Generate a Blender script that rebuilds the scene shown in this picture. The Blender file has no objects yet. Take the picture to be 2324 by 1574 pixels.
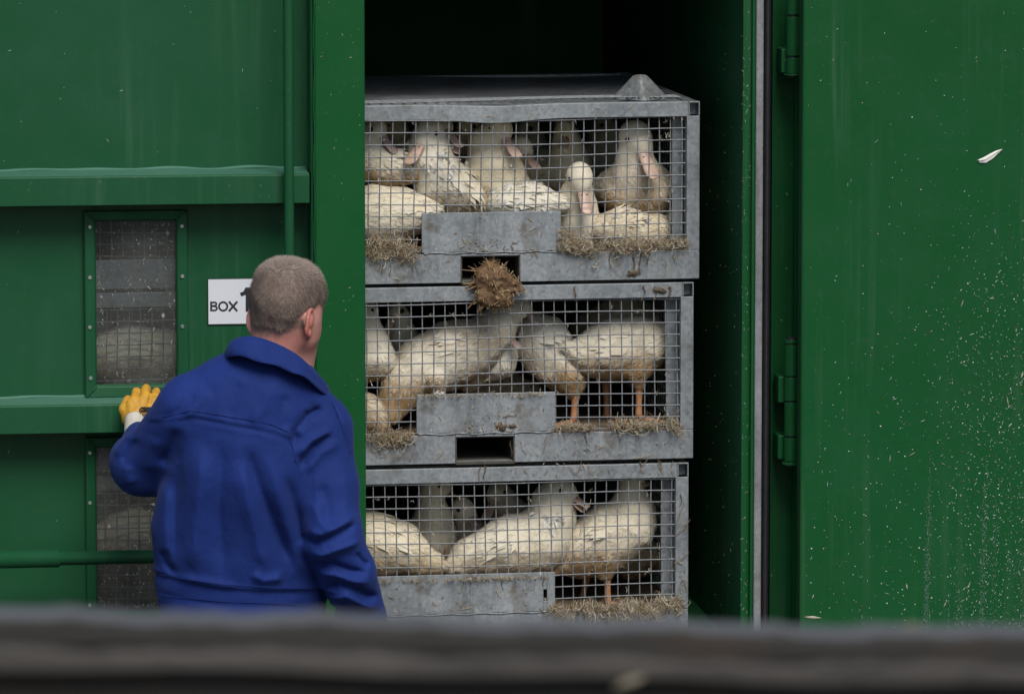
import bpy, math, random
import numpy as np
from mathutils import Vector, Matrix

random.seed(7); rng = np.random.default_rng(7)
sc = bpy.context.scene
col = sc.collection

# ------------------------------------------------------------------ camera
W, H = 2324.0, 1574.0
D, LENS = 14.0, 206.5
FPX = LENS / 36.0 * W
TH, PH = math.radians(7.0), math.radians(7.0)
F = Vector((math.sin(PH)*math.cos(TH), math.cos(PH)*math.cos(TH), -math.sin(TH)))
R = Vector((math.cos(PH), -math.sin(PH), 0.0))
U = R.cross(F)
T = Vector((0.351, 0.0, 1.52))
CAM = T - D*F
cam_d = bpy.data.cameras.new('camera'); cam = bpy.data.objects.new('camera', cam_d); col.objects.link(cam)
cam.matrix_world = Matrix(((R.x, U.x, -F.x, CAM.x), (R.y, U.y, -F.y, CAM.y), (R.z, U.z, -F.z, CAM.z), (0, 0, 0, 1)))
cam_d.lens = LENS; cam_d.sensor_width = 36.0; cam_d.clip_start = 0.1; cam_d.clip_end = 2000
cam_d.dof.use_dof = True; cam_d.dof.focus_distance = 14.02; cam_d.dof.aperture_fstop = 7.0
sc.camera = cam

# ------------------------------------------------------------------ daylight (overcast)
world = bpy.data.worlds.new('World'); sc.world = world; world.use_nodes = True
wn = world.node_tree; wn.nodes.clear()
sky = wn.nodes.new('ShaderNodeTexSky'); sky.sky_type = 'NISHITA'; sky.sun_disc = False
SUN_EL, SUN_AZ = math.radians(50), math.radians(170)
sky.sun_elevation = SUN_EL; sky.sun_rotation = SUN_AZ
sky.air_density = 1.0; sky.dust_density = 2.0; sky.ozone_density = 1.0
bg = wn.nodes.new('ShaderNodeBackground'); bg.inputs['Strength'].default_value = 0.05
wo = wn.nodes.new('ShaderNodeOutputWorld')
wn.links.new(sky.outputs[0], bg.inputs[0]); wn.links.new(bg.outputs[0], wo.inputs[0])
sd = bpy.data.lights.new('sun', 'SUN'); sd.energy = 1.5; sd.angle = math.radians(32); sd.color = (1.0, 0.95, 0.88)
sun = bpy.data.objects.new('sun', sd); col.objects.link(sun)
sdir = Vector((math.sin(SUN_AZ)*math.cos(SUN_EL), math.cos(SUN_AZ)*math.cos(SUN_EL), math.sin(SUN_EL)))
sun.rotation_euler = sdir.to_track_quat('Z', 'Y').to_euler(); sun.location = (0, -3, 8)
sc.view_settings.view_transform = 'Standard'; sc.view_settings.look = 'None'
sc.view_settings.gamma = 1.0; sc.view_settings.exposure = 1.0; sc.view_settings.use_curve_mapping = False
sc.render.engine = 'CYCLES'
sc.cycles.max_bounces = 6; sc.cycles.diffuse_bounces = 3; sc.cycles.glossy_bounces = 3
sc.cycles.transparent_max_bounces = 8; sc.cycles.caustics_reflective = False; sc.cycles.caustics_refractive = False

# ------------------------------------------------------------------ from a picture point to a point in the yard
def ray(px, py):
    return F + R*((px - W/2)/FPX) - U*((py - H/2)/FPX)
def P(px, py, Y):
    d = ray(px, py); return CAM + d*((Y - CAM.y)/d.y)
CA = math.radians(2.3)                                  # crates stand a little askew in the container
CX, CN = Vector((math.cos(CA), math.sin(CA), 0)), Vector((-math.sin(CA), math.cos(CA), 0))
CO = P(1580, 620, 0.20)
def PC(px, py, dep=0.0):                                # point in the plane DEP metres behind the crate fronts
    d = ray(px, py); o = CO + CN*dep
    return CAM + d*(((o - CAM).dot(CN))/d.dot(CN))
def mpp(p):                                             # metres per picture unit at a point
    return (p - CAM).dot(F)/FPX

# ------------------------------------------------------------------ object helpers
def tag(o, label=None, cat=None, group=None, kind=None):
    for k, v in (('label', label), ('category', cat), ('group', group), ('kind', kind)):
        if v: o[k] = v
    return o
def empty(name, loc, rz=0.0):
    o = bpy.data.objects.new(name, None); o.location = loc; o.rotation_euler = (0, 0, rz)
    o.empty_display_size = 0.05; col.objects.link(o); return o
def mesh_from(name, verts, faces, mats, smooth=False, fmat=None):
    me = bpy.data.meshes.new(name)
    me.from_pydata([tuple(v) for v in verts], [], [tuple(f) for f in faces])
    for m in (mats if isinstance(mats, (list, tuple)) else [mats]): me.materials.append(m)
    if fmat is not None: me.polygons.foreach_set('material_index', np.asarray(fmat, dtype=np.int32))
    if smooth: me.polygons.foreach_set('use_smooth', np.ones(len(me.polygons), dtype=bool))
    me.update(); return me
def obj(name, me, parent=None, loc=None):
    o = bpy.data.objects.new(name, me); col.objects.link(o)
    if parent is not None: o.parent = parent
    if loc is not None: o.location = loc
    return o
def bevel(o, w=0.002, seg=2):
    m = o.modifiers.new('bevel', 'BEVEL'); m.width = w; m.segments = seg; m.limit_method = 'ANGLE'; m.angle_limit = math.radians(40)
    return o

class MB:
    def __init__(s): s.v, s.f, s.m = [], [], []
    def add(s, v, f, mi=0):
        n = len(s.v); s.v += [tuple(x) for x in v]; s.f += [tuple(i + n for i in q) for q in f]; s.m += [mi]*len(f); return s
    def box(s, x0, x1, y0, y1, z0, z1, mi=0):
        v = [(x, y, z) for z in (z0, z1) for y in (y0, y1) for x in (x0, x1)]
        return s.add(v, [(0, 2, 3, 1), (4, 5, 7, 6), (0, 1, 5, 4), (2, 6, 7, 3), (0, 4, 6, 2), (1, 3, 7, 5)], mi)
    def tube(s, pts, r, n=8, mi=0, cap=True):
        pts = [Vector(p) for p in pts]; rs = r if isinstance(r, (list, tuple)) else [r]*len(pts)
        v, f = [], []; ref = None
        for i, p in enumerate(pts):
            t = (pts[min(i+1, len(pts)-1)] - pts[max(i-1, 0)]).normalized()
            if ref is None: ref = Vector((0, 0, 1)) if abs(t.z) < 0.9 else Vector((1, 0, 0))
            a = (ref - t*ref.dot(t)).normalized(); b = t.cross(a); ref = a
            for k in range(n):
                w = 2*math.pi*(k + 0.5)/n; v.append(p + (a*math.cos(w) + b*math.sin(w))*rs[i])
        for i in range(len(pts)-1):
            for k in range(n):
                f.append((i*n+k, i*n+(k+1) % n, (i+1)*n+(k+1) % n, (i+1)*n+k))
        if cap: f += [tuple(range(n))[::-1], tuple(range((len(pts)-1)*n, len(pts)*n))]
        return s.add(v, f, mi)
    def rings(s, rings, mi=0, cap=True):                # loft through rings of equal length
        n = len(rings[0]); v = [p for r in rings for p in r]; f = []
        for i in range(len(rings)-1):
            for k in range(n): f.append((i*n+k, i*n+(k+1) % n, (i+1)*n+(k+1) % n, (i+1)*n+k))
        if cap: f += [tuple(range(n))[::-1], tuple(range((len(rings)-1)*n, len(rings)*n))]
        return s.add(v, f, mi)
    def ball(s, c, r, sc3=(1, 1, 1), n=10, m=6, mi=0):
        c = Vector(c); v = [c + Vector((0, 0, -r*sc3[2]))]; f = []
        for i in range(1, m):
            a = -math.pi/2 + math.pi*i/m
            for k in range(n):
                w = 2*math.pi*k/n
                v.append(c + Vector((math.cos(w)*math.cos(a)*r*sc3[0], math.sin(w)*math.cos(a)*r*sc3[1], math.sin(a)*r*sc3[2])))
        v.append(c + Vector((0, 0, r*sc3[2])))
        for k in range(n): f.append((0, 1+(k+1) % n, 1+k))
        for i in range(m-2):
            for k in range(n): f.append((1+i*n+k, 1+i*n+(k+1) % n, 1+(i+1)*n+(k+1) % n, 1+(i+1)*n+k))
        L = len(v)-1
        for k in range(n): f.append((L, 1+(m-2)*n+k, 1+(m-2)*n+(k+1) % n))
        return s.add(v, f, mi)
    def build(s, name, mats, parent=None, smooth=False, origin=None):
        v = s.v if origin is None else [(x[0]-origin[0], x[1]-origin[1], x[2]-origin[2]) for x in s.v]
        return obj(name, mesh_from(name, v, s.f, mats, smooth, s.m), parent)

# ------------------------------------------------------------------ blended solids on a grid (surface nets)
def sdf_grid(prims, h, pad=0.03, default_k=0.02):
    """prims: (a, b, ra, rb, scale3, k). Returns distance grid and its origin."""
    lo = np.array([1e9]*3); hi = -lo
    for a, b, ra, rb, s3, k in prims:
        for p, r in ((a, ra), (b, rb)):
            p = np.array(p); e = r*np.array(s3); lo = np.minimum(lo, p-e); hi = np.maximum(hi, p+e)
    lo -= pad; hi += pad
    n = np.ceil((hi-lo)/h).astype(int) + 1
    d = np.full(n, 0.2, dtype=np.float32)
    ax = [lo[i] + h*np.arange(n[i]) for i in range(3)]
    for a, b, ra, rb, s3, k in prims:
        a, b, s3 = np.array(a, float), np.array(b, float), np.array(s3, float)
        m = k + 0.04
        l2 = np.minimum(a - ra*s3, b - rb*s3) - m; h2 = np.maximum(a + ra*s3, b + rb*s3) + m
        i0 = np.clip(np.floor((l2-lo)/h).astype(int), 0, n-1); i1 = np.clip(np.ceil((h2-lo)/h).astype(int)+1, 1, n)
        sl = tuple(slice(i0[i], i1[i]) for i in range(3))
        x = (ax[0][sl[0]].astype(np.float32)[:, None, None])/s3[0]; y = (ax[1][sl[1]].astype(np.float32)[None, :, None])/s3[1]; z = (ax[2][sl[2]].astype(np.float32)[None, None, :])/s3[2]
        A, B = a/s3, b/s3; BA = B-A; L2 = float(BA.dot(BA))
        if L2 < 1e-10: t = np.float32(0)
        else: t = np.clip(((x-A[0])*BA[0] + (y-A[1])*BA[1] + (z-A[2])*BA[2])/L2, 0, 1)
        q = np.sqrt((x-A[0]-t*BA[0])**2 + (y-A[1]-t*BA[1])**2 + (z-A[2]-t*BA[2])**2)
        e = (q - (ra + t*(rb-ra)))*float(s3.min())
        cur = d[sl]; hh = np.clip(0.5 + 0.5*(cur-e)/k, 0, 1)
        d[sl] = cur*(1-hh) + e*hh - k*hh*(1-hh)
    return d, lo, ax
def nets(d, lo, h):
    n = np.array(d.shape); c = n-1
    s = d < 0
    corners = [(i, j, k) for i in (0, 1) for j in (0, 1) for k in (0, 1)]
    cut = lambda a, o: a[o[0]:o[0]+c[0], o[1]:o[1]+c[1], o[2]:o[2]+c[2]]
    cnt = sum(cut(s, o).astype(np.int8) for o in corners)
    I = np.argwhere((cnt > 0) & (cnt < 8))
    idx = np.full(c, -1, dtype=np.int32); idx[I[:, 0], I[:, 1], I[:, 2]] = np.arange(len(I))
    acc = np.zeros((len(I), 3)); num = np.zeros(len(I))
    val = {o: d[I[:, 0]+o[0], I[:, 1]+o[1], I[:, 2]+o[2]].astype(float) for o in corners}
    for o in corners:
        for ax_ in range(3):
            if o[ax_] == 0:
                o2 = list(o); o2[ax_] = 1; o2 = tuple(o2)
                a, b = val[o], val[o2]; m = (a < 0) != (b < 0)
                t = np.where(m, a/np.where(m, a-b, 1), 0)
                p = np.array(o, float)[None, :] + t[:, None]*(np.array(o2)-np.array(o))[None, :]
                acc += p*m[:, None]; num += m
    V = lo + (I + acc/num[:, None])*h
    faces = []
    for ax_ in range(3):
        sl0 = [slice(1, c[i]) for i in range(3)]; sl1 = list(sl0)
        sl0[ax_] = slice(0, c[ax_]); sl1[ax_] = slice(1, c[ax_]+1)
        a, b = s[tuple(sl0)], s[tuple(sl1)]
        e = np.argwhere(a != b); off = np.array([1, 1, 1]); off[ax_] = 0; e = e + off
        fl = s[e[:, 0], e[:, 1], e[:, 2]]
        u, v = [(1, 2), (2, 0), (0, 1)][ax_]
        def cell(du, dv):
            q = e.copy(); q[:, u] -= du; q[:, v] -= dv; return idx[q[:, 0], q[:, 1], q[:, 2]]
        Q = np.stack([cell(1, 1), cell(0, 1), cell(0, 0), cell(1, 0)], 1)
        Q[~fl] = Q[~fl][:, ::-1]
        faces.append(Q)
    return V, np.concatenate(faces)
def relax(V, Fq, it=2, lam=0.5):
    e = np.concatenate([Fq[:, [0, 1]], Fq[:, [1, 2]], Fq[:, [2, 3]], Fq[:, [3, 0]]])
    for _ in range(it):
        S = np.zeros_like(V); N = np.zeros(len(V))
        for a, b in ((0, 1), (1, 0)):
            np.add.at(S, e[:, a], V[e[:, b]]); np.add.at(N, e[:, a], 1)
        V = V + lam*(S/np.maximum(N, 1)[:, None] - V)
    return V
def vnormals(V, Fq):
    n = np.cross(V[Fq[:, 2]]-V[Fq[:, 0]], V[Fq[:, 3]]-V[Fq[:, 1]])
    N = np.zeros_like(V)
    for k in range(4): np.add.at(N, Fq[:, k], n)
    return N/np.maximum(np.linalg.norm(N, axis=1), 1e-12)[:, None]
def np_mesh(name, V, Fq, mats, attrs=None, smooth=True):
    me = bpy.data.meshes.new(name)
    k = Fq.shape[1]
    me.vertices.add(len(V)); me.vertices.foreach_set('co', np.ascontiguousarray(V, dtype=np.float32).ravel())
    me.loops.add(Fq.size); me.loops.foreach_set('vertex_index', Fq.astype(np.int32).ravel())
    me.polygons.add(len(Fq)); me.polygons.foreach_set('loop_start', np.arange(0, Fq.size, k, dtype=np.int32))
    if smooth: me.polygons.foreach_set('use_smooth', np.ones(len(Fq), dtype=bool))
    for m in (mats if isinstance(mats, (list, tuple)) else [mats]): me.materials.append(m)
    for nm, a in (attrs or {}).items():
        at = me.attributes.new(nm, 'FLOAT', 'POINT'); at.data.foreach_set('value', np.asarray(a, dtype=np.float32))
    me.update(calc_edges=True); me.validate(); return me
def wob(x, y, z, seed=0.0):                             # cheap smooth noise, about -1..1
    return (np.sin(x*1.7+seed*1.3+1.1*np.sin(y*1.3+seed))+np.sin(y*2.1+seed*2.1+1.3*np.sin(z*1.9-seed))+np.sin(z*1.9+seed*.7+1.2*np.sin(x*1.6+seed*.5)))/3

# ------------------------------------------------------------------ materials
def mat(name, rough=0.5, metal=0.0, spec=0.5):
    m = bpy.data.materials.new(name); m.use_nodes = True
    nt = m.node_tree; b = nt.nodes['Principled BSDF']
    b.inputs['Roughness'].default_value = rough; b.inputs['Metallic'].default_value = metal; b.inputs['Specular IOR Level'].default_value = spec
    return m, nt, b
def node(nt, t, **kw):
    n = nt.nodes.new(t)
    for k, v in kw.items():
        if k in n.inputs: n.inputs[k].default_value = v
        else: setattr(n, k, v)
    return n
def coords(nt, scale=(1, 1, 1), which='Object'):
    tc = node(nt, 'ShaderNodeTexCoord'); mp = node(nt, 'ShaderNodeMapping'); mp.inputs['Scale'].default_value = scale
    nt.links.new(tc.outputs[which], mp.inputs[0]); return mp.outputs[0]
def noise(nt, vec, scale, detail=4, rough=0.55, dist=0.0):
    n = node(nt, 'ShaderNodeTexNoise'); n.inputs['Scale'].default_value = scale; n.inputs['Detail'].default_value = detail
    n.inputs['Roughness'].default_value = rough; n.inputs['Distortion'].default_value = dist
    nt.links.new(vec, n.inputs['Vector']); return n.outputs['Fac']
def ramp(nt, fac, stops):
    r = node(nt, 'ShaderNodeValToRGB'); e = r.color_ramp.elements
    while len(e) < len(stops): e.new(0.5)
    for k, (p, c) in enumerate(stops):
        e[k].position = p; e[k].color = (c, c, c, 1) if isinstance(c, (int, float)) else (*c, 1)
    nt.links.new(fac, r.inputs[0]); return r.outputs[0]
def mix(nt, fac, a, b, mode='MIX'):
    m = node(nt, 'ShaderNodeMix', data_type='RGBA', blend_type=mode)
    for sock, v in ((m.inputs[0], fac), (m.inputs[6], a), (m.inputs[7], b)):
        if isinstance(v, (int, float)): sock.default_value = v
        elif isinstance(v, tuple): sock.default_value = (*v, 1)
        else: nt.links.new(v, sock)
    return m.outputs[2]
def math_n(nt, op, a, b=None):
    m = node(nt, 'ShaderNodeMath', operation=op)
    for s, v in ((m.inputs[0], a), (m.inputs[1], b)):
        if v is None: continue
        if isinstance(v, (int, float)): s.default_value = v
        else: nt.links.new(v, s)
    return m.outputs[0]
def bump(nt, b, h, strength=0.3, dist=0.002):
    n = node(nt, 'ShaderNodeBump'); n.inputs['Strength'].default_value = strength; n.inputs['Distance'].default_value = dist
    nt.links.new(h, n.inputs['Height']); nt.links.new(n.outputs[0], b.inputs['Normal'])
def specks(nt, scale, lo, hi, which='Object', stretch=(1, 1, 1)):   # small separate flecks
    v = node(nt, 'ShaderNodeTexVoronoi'); v.inputs['Scale'].default_value = scale; v.inputs['Randomness'].default_value = 1.0
    c = coords(nt, stretch, which); nt.links.new(c, v.inputs['Vector'])
    size = ramp(nt, v.outputs['Color'], [(0.80, 0.0), (1.0, hi)])
    f = math_n(nt, 'SUBTRACT', size, v.outputs['Distance'])
    return ramp(nt, f, [(0.0, 0.0), (lo, 1.0)])

def green_paint(name, base, base2, rough=0.36, dirty=0.0, streaks=0.0):
    m, nt, b = mat(name, rough, 0, 0.25)
    c = coords(nt); big = noise(nt, c, 1.7, 3); fine = noise(nt, c, 45, 4)
    colr = mix(nt, ramp(nt, big, [(0.35, 0.0), (0.65, 1.0)]), base, base2)
    colr = mix(nt, math_n(nt, 'MULTIPLY', ramp(nt, fine, [(0.55, 0.0), (0.8, 1.0)]), 0.25), colr, (0.03, 0.095, 0.05))
    if streaks:
        st = noise(nt, coords(nt, (34, 34, 1.1)), 1.0, 5, 0.6)
        msk = ramp(nt, noise(nt, coords(nt, (2.2, 2.2, 1.0)), 1.0, 2), [(0.45, 0.0), (0.7, 1.0)])
        colr = mix(nt, math_n(nt, 'MULTIPLY', math_n(nt, 'MULTIPLY', ramp(nt, st, [(0.52, 0.0), (0.75, 1.0)]), msk), streaks), colr, (0.17, 0.27, 0.2))
    if dirty:
        sp = specks(nt, 95, 0.06, 0.42)
        colr = mix(nt, math_n(nt, 'MULTIPLY', sp, dirty), colr, (0.33, 0.36, 0.27))
    nt.links.new(colr, b.inputs['Base Color'])
    nt.links.new(ramp(nt, noise(nt, c, 9, 5), [(0.3, rough-0.06), (0.7, rough+0.12)]), b.inputs['Roughness'])
    bump(nt, b, math_n(nt, 'ADD', math_n(nt, 'MULTIPLY', noise(nt, c, 3.0, 2), 1.0), math_n(nt, 'MULTIPLY', noise(nt, c, 160, 2), 0.03)), 0.25, 0.012)
    return m
M = {}
M['green'] = green_paint('green_paint', (0.009, 0.074, 0.029), (0.012, 0.080, 0.034), 0.34, 0.10, 0.16)
M['green_post'] = green_paint('green_paint_post', (0.003, 0.075, 0.017), (0.005, 0.081, 0.020), 0.40, 0.06)
M['green_door'] = green_paint('green_paint_door', (0.003, 0.069, 0.016), (0.004, 0.076, 0.020), 0.40, 0.35, 0.32)
M['green_dark'] = green_paint('green_paint_inside', (0.010, 0.085, 0.032), (0.014, 0.095, 0.038), 0.6, 0.5, 0.5)

M['green_skylit'] = green_paint('green_paint_skylit', (0.045, 0.145, 0.10), (0.065, 0.17, 0.12), 0.5, 0.6)  # paler, cooler green with the sky's light put into the colour
def galvanised(name, dark, light, dirt=0.5, rough=0.5):
    m, nt, b = mat(name, rough, 0.25)
    c = coords(nt)
    v = node(nt, 'ShaderNodeTexVoronoi'); v.inputs['Scale'].default_value = 120; nt.links.new(c, v.inputs['Vector'])
    sp = ramp(nt, v.outputs['Color'], [(0.1, 0.0), (0.9, 1.0)])
    n1 = noise(nt, c, 6, 6, 0.62); n2 = noise(nt, coords(nt, (60, 60, 5)), 1.0, 5, 0.6)
    f = math_n(nt, 'ADD', math_n(nt, 'MULTIPLY', sp, 0.2), math_n(nt, 'ADD', math_n(nt, 'MULTIPLY', n1, 0.75), math_n(nt, 'MULTIPLY', n2, 0.35)))
    colr = mix(nt, ramp(nt, f, [(0.45, 0.0), (0.92, 1.0)]), dark, light)
    colr = mix(nt, ramp(nt, noise(nt, coords(nt, (70, 70, 22)), 1.0, 6, 0.7), [(0.64, 0.0), (0.74, 0.6)]), colr, (0.50, 0.54, 0.56))
    colr = mix(nt, math_n(nt, 'MULTIPLY', ramp(nt, noise(nt, c, 13, 6, 0.7), [(0.53, 0.0), (0.70, 1.0)]), dirt), colr, (0.105, 0.085, 0.058))
    drip = math_n(nt, 'MULTIPLY', ramp(nt, noise(nt, coords(nt, (42, 42, 2.4)), 1.0, 3), [(0.63, 0.0), (0.70, 1.0)]), ramp(nt, noise(nt, c, 3.5, 2), [(0.45, 0.0), (0.6, 1.0)]))
    colr = mix(nt, math_n(nt, 'MULTIPLY', drip, dirt), colr, (0.085, 0.07, 0.045))
    colr = mix(nt, ramp(nt, noise(nt, c, 190, 3, 0.7), [(0.60, 0.0), (0.70, 0.55)]), colr, (0.07, 0.065, 0.055))
    colr = mix(nt, ramp(nt, noise(nt, coords(nt, (1, 1, .6)), 75, 4, 0.75), [(0.63, 0.0), (0.72, 0.7)]), colr, (0.55, 0.57, 0.56))
    nt.links.new(colr, b.inputs['Base Color'])
    nt.links.new(ramp(nt, n1, [(0.3, rough-0.1), (0.7, rough+0.2)]), b.inputs['Roughness'])
    bump(nt, b, n1, 0.3, 0.004)
    return m
M['zinc'] = galvanised('galvanised_steel', (0.150, 0.172, 0.190), (0.345, 0.375, 0.395), 0.75)
M['zinc_cone'] = galvanised('galvanised_cone', (0.13, 0.145, 0.155), (0.34, 0.365, 0.38), 0.6)
M['wire'] = galvanised('galvanised_wire', (0.14, 0.155, 0.17), (0.28, 0.30, 0.315), 0.5)
M['trim'] = galvanised('aluminium_trim', (0.19, 0.20, 0.215), (0.32, 0.33, 0.345), 0.35, 0.45)
M['pocket'] = galvanised('fouled_steel', (0.06, 0.055, 0.045), (0.12, 0.11, 0.09), 0.8, 0.8)

def simple(name, c1, c2, scale=20, rough=0.6, metal=0.0, bstr=0.2, bdist=0.002, spec=0.5):
    m, nt, b = mat(name, rough, metal, spec)
    n = noise(nt, coords(nt), scale, 5, 0.6)
    nt.links.new(mix(nt, ramp(nt, n, [(0.3, 0.0), (0.7, 1.0)]), c1, c2), b.inputs['Base Color'])
    if bstr: bump(nt, b, n, bstr, bdist)
    return m
M['rubber'] = simple('black_rubber', (0.012, 0.012, 0.015), (0.022, 0.022, 0.026), 40, 0.5)
M['steel_screw'] = simple('steel_screw', (0.45, 0.47, 0.48), (0.6, 0.61, 0.62), 80, 0.35, 0.8)
M['black'] = simple('black_print', (0.015, 0.017, 0.02), (0.022, 0.024, 0.028), 30, 0.5, bstr=0)
M['white_sign'] = simple('white_sign', (0.62, 0.65, 0.70), (0.67, 0.70, 0.75), 5, 0.45, bstr=0)
M['ground'] = simple('concrete_yard', (0.06, 0.058, 0.055), (0.10, 0.097, 0.09), 3, 0.85, bdist=0.01)
M['straw'] = simple('straw', (0.28, 0.20, 0.10), (0.50, 0.40, 0.23), 60, 0.8)
M['fluff'] = simple('dirty_down', (0.30, 0.26, 0.19), (0.60, 0.55, 0.45), 40, 0.9)
M['dung'] = simple('dung', (0.09, 0.05, 0.025), (0.20, 0.12, 0.06), 55, 0.85, bstr=0.8, bdist=0.01)
M['dung_straw'] = simple('dung_straw', (0.13, 0.075, 0.035), (0.30, 0.19, 0.09), 50, 0.8)
M['white_bit'] = simple('white_feather', (0.72, 0.72, 0.68), (0.82, 0.82, 0.78), 60, 0.7)
M['floor'] = simple('crate_floor', (0.10, 0.07, 0.045), (0.20, 0.15, 0.10), 25, 0.85, bdist=0.006)

# ================================================================== ground
GROUND_Z = 0.0
g = MB(); g.add([(-400, -400, 0), (400, -400, 0), (400, 400, 0), (-400, 400, 0)], [(0, 1, 2, 3)])
tag(g.build('ground', M['ground']), kind='structure')

# ================================================================== container
cont = empty('container', (0.3, 0.8, 0.0))
tag(cont, 'dark green steel container with dusty framed windows and an open door', 'container')
CO_ = Vector(cont.location)
def cpart(mb, name, m, parent=None, smooth=False, bw=0.0):
    if parent is None:
        o = mb.build(name, m, cont, smooth, CO_)
    else:
        o = mb.build(name, m, parent, smooth, CO_)
    if bw: bevel(o, bw)
    return o
XL = -2.6                                               # the container goes on to the left of the picture
Z0, Z1 = 0.42, 2.62
PAN = 0.10                                              # recess of the side panel behind the rails
xpost0, xpost1 = P(716, 800, 0).x, P(830, 800, 0).x
# side panel with two window openings
wx0, wx1 = P(214, 690, PAN).x, P(403, 690, PAN).x
wz1, wz0 = P(310, 496, PAN).z, P(310, 874, PAN).z
vz1, vz0 = P(310, 1006, PAN).z, P(310, 1385, PAN).z
xs = [XL, wx0, wx1, xpost0 + 0.02]; zs = [Z0, vz0, vz1, wz0, wz1, Z1]
pm = MB()
for i in range(3):
    for j in range(5):
        if i == 1 and j in (1, 3): continue
        pm.box(xs[i], xs[i+1], PAN, PAN + 0.004, zs[j], zs[j+1])
cpart(pm, 'side_panel', M['green'])
# post beside the opening
o = MB(); o.box(xpost0, xpost1, 0.0, 0.135, Z0, Z1); cpart(o, 'post', M['green_post'], bw=0.004)
o = MB(); o.box(P(707, 800, 0.012).x, xpost0 - 0.0005, 0.012, PAN, Z0, Z1); cpart(o, 'post_flange', M['green'], bw=0.003)
# weld seam running down the post
wv = MB(); zz = np.linspace(Z0, Z1, 160)
wv.tube([(xpost0 - 0.001 + 0.0012*math.sin(z*41), -0.0005 + 0.001*math.sin(z*67), z) for z in zz], [0.0016 + 0.0012*abs(math.sin(z*23)*math.sin(z*7.1)) for z in zz], 6)
cpart(wv, 'weld_seam', M['green_post'], smooth=True)
# horizontal rails
def rail(pxr, ytop, ybot, y0, name='rail'):
    zt, zb = P(pxr, ytop, y0).z, P(pxr, ybot, y0).z
    n = 60; xs_ = np.linspace(XL, P(706, 800, y0).x - 0.002, n)
    rings = []
    for x in xs_:
        w = 0.0012*math.sin(x*9) + 0.0008*math.sin(x*23)
        rings.append([(x, y0, zb), (x, PAN - 0.001, zb), (x, PAN - 0.001, zt + 0.006 + w), (x, y0 + 0.004, zt), (x, y0, zt - 0.003)][::-1])
    mb = MB(); mb.rings(rings)
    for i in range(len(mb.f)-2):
        if i % 5 == 1: mb.m[i] = 1                      # sky light painted into the upper face as a paler green
    o = cpart(mb, name, [M['green'], M['green_skylit']], bw=0.0015)
    # the bead of sealant along the top of the rail
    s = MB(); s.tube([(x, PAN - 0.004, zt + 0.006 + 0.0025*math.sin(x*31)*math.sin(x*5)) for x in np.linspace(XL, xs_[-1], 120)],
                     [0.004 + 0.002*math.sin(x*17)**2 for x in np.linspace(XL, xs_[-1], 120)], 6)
    cpart(s, 'sealant_bead', M['green_skylit'], parent=o, smooth=True)
    return o
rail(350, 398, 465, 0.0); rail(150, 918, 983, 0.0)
# vertical locking pole in front of the rails
xp = P(656, 400, -0.035).x; rp = 11.5*mpp(P(656, 400, 0))
mb = MB(); mb.tube([(xp, -0.03, z) for z in np.linspace(Z0, Z1, 12)], rp, 20); cpart(mb, 'locking_pole', M['green'], smooth=True)
# round tube low on the panel, thicker at its left end
zt = P(200, 1265, -0.06).z; xj = P(136, 1265, -0.06).x
mb = MB(); mb.tube([(XL, -0.06, zt), (xj-0.002, -0.06, zt), (xj, -0.06, zt), (P(700, 800, 0).x, -0.06, zt)], [0.021, 0.021, 0.0165, 0.0165], 20); th = cpart(mb, 'tube_handle', M['green'], smooth=True)
for px in (-60, 640):
    x = P(px, 800, 0).x; mb = MB(); mb.box(x-0.02, x+0.02, -0.055, PAN, zt-0.012, zt+0.012); cpart(mb, 'bracket', M['green'], bw=0.002)

# windows: mitred frame, dusty pane, screws
m, nt, b = mat('dusty_pane', 0.12)
nt.nodes.remove(b); out = nt.nodes['Material Output']
tr = node(nt, 'ShaderNodeBsdfTransparent'); tr.inputs[0].default_value = (0.85, 0.87, 0.87, 1)
gl = node(nt, 'ShaderNodeBsdfGlossy'); gl.inputs['Roughness'].default_value = 0.12; gl.inputs[0].default_value = (0.8, 0.8, 0.8, 1)
df = node(nt, 'ShaderNodeBsdfDiffuse'); df.inputs[0].default_value = (0.36, 0.37, 0.34, 1)
lw = node(nt, 'ShaderNodeFresnel'); lw.inputs[0].default_value = 1.33
m1 = node(nt, 'ShaderNodeMixShader'); nt.links.new(lw.outputs[0], m1.inputs[0]); nt.links.new(tr.outputs[0], m1.inputs[1]); nt.links.new(gl.outputs[0], m1.inputs[2])
film = ramp(nt, noise(nt, coords(nt, (1, 1, 0.7)), 9, 6, 0.65), [(0.3, 0.04), (0.75, 0.19)])
spk = specks(nt, 75, 0.08, 0.5, stretch=(1, 1, 0.75)); spk2 = specks(nt, 210, 0.05, 0.45)
dm = math_n(nt, 'MINIMUM', math_n(nt, 'ADD', film, math_n(nt, 'ADD', math_n(nt, 'MULTIPLY', spk, 0.6), math_n(nt, 'MULTIPLY', spk2, 0.45))), 0.95)
m2 = node(nt, 'ShaderNodeMixShader'); nt.links.new(dm, m2.inputs[0]); nt.links.new(m1.outputs[0], m2.inputs[1]); nt.links.new(df.outputs[0], m2.inputs[2])
nt.links.new(m2.outputs[0], out.inputs[0]); M['pane'] = m

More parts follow.
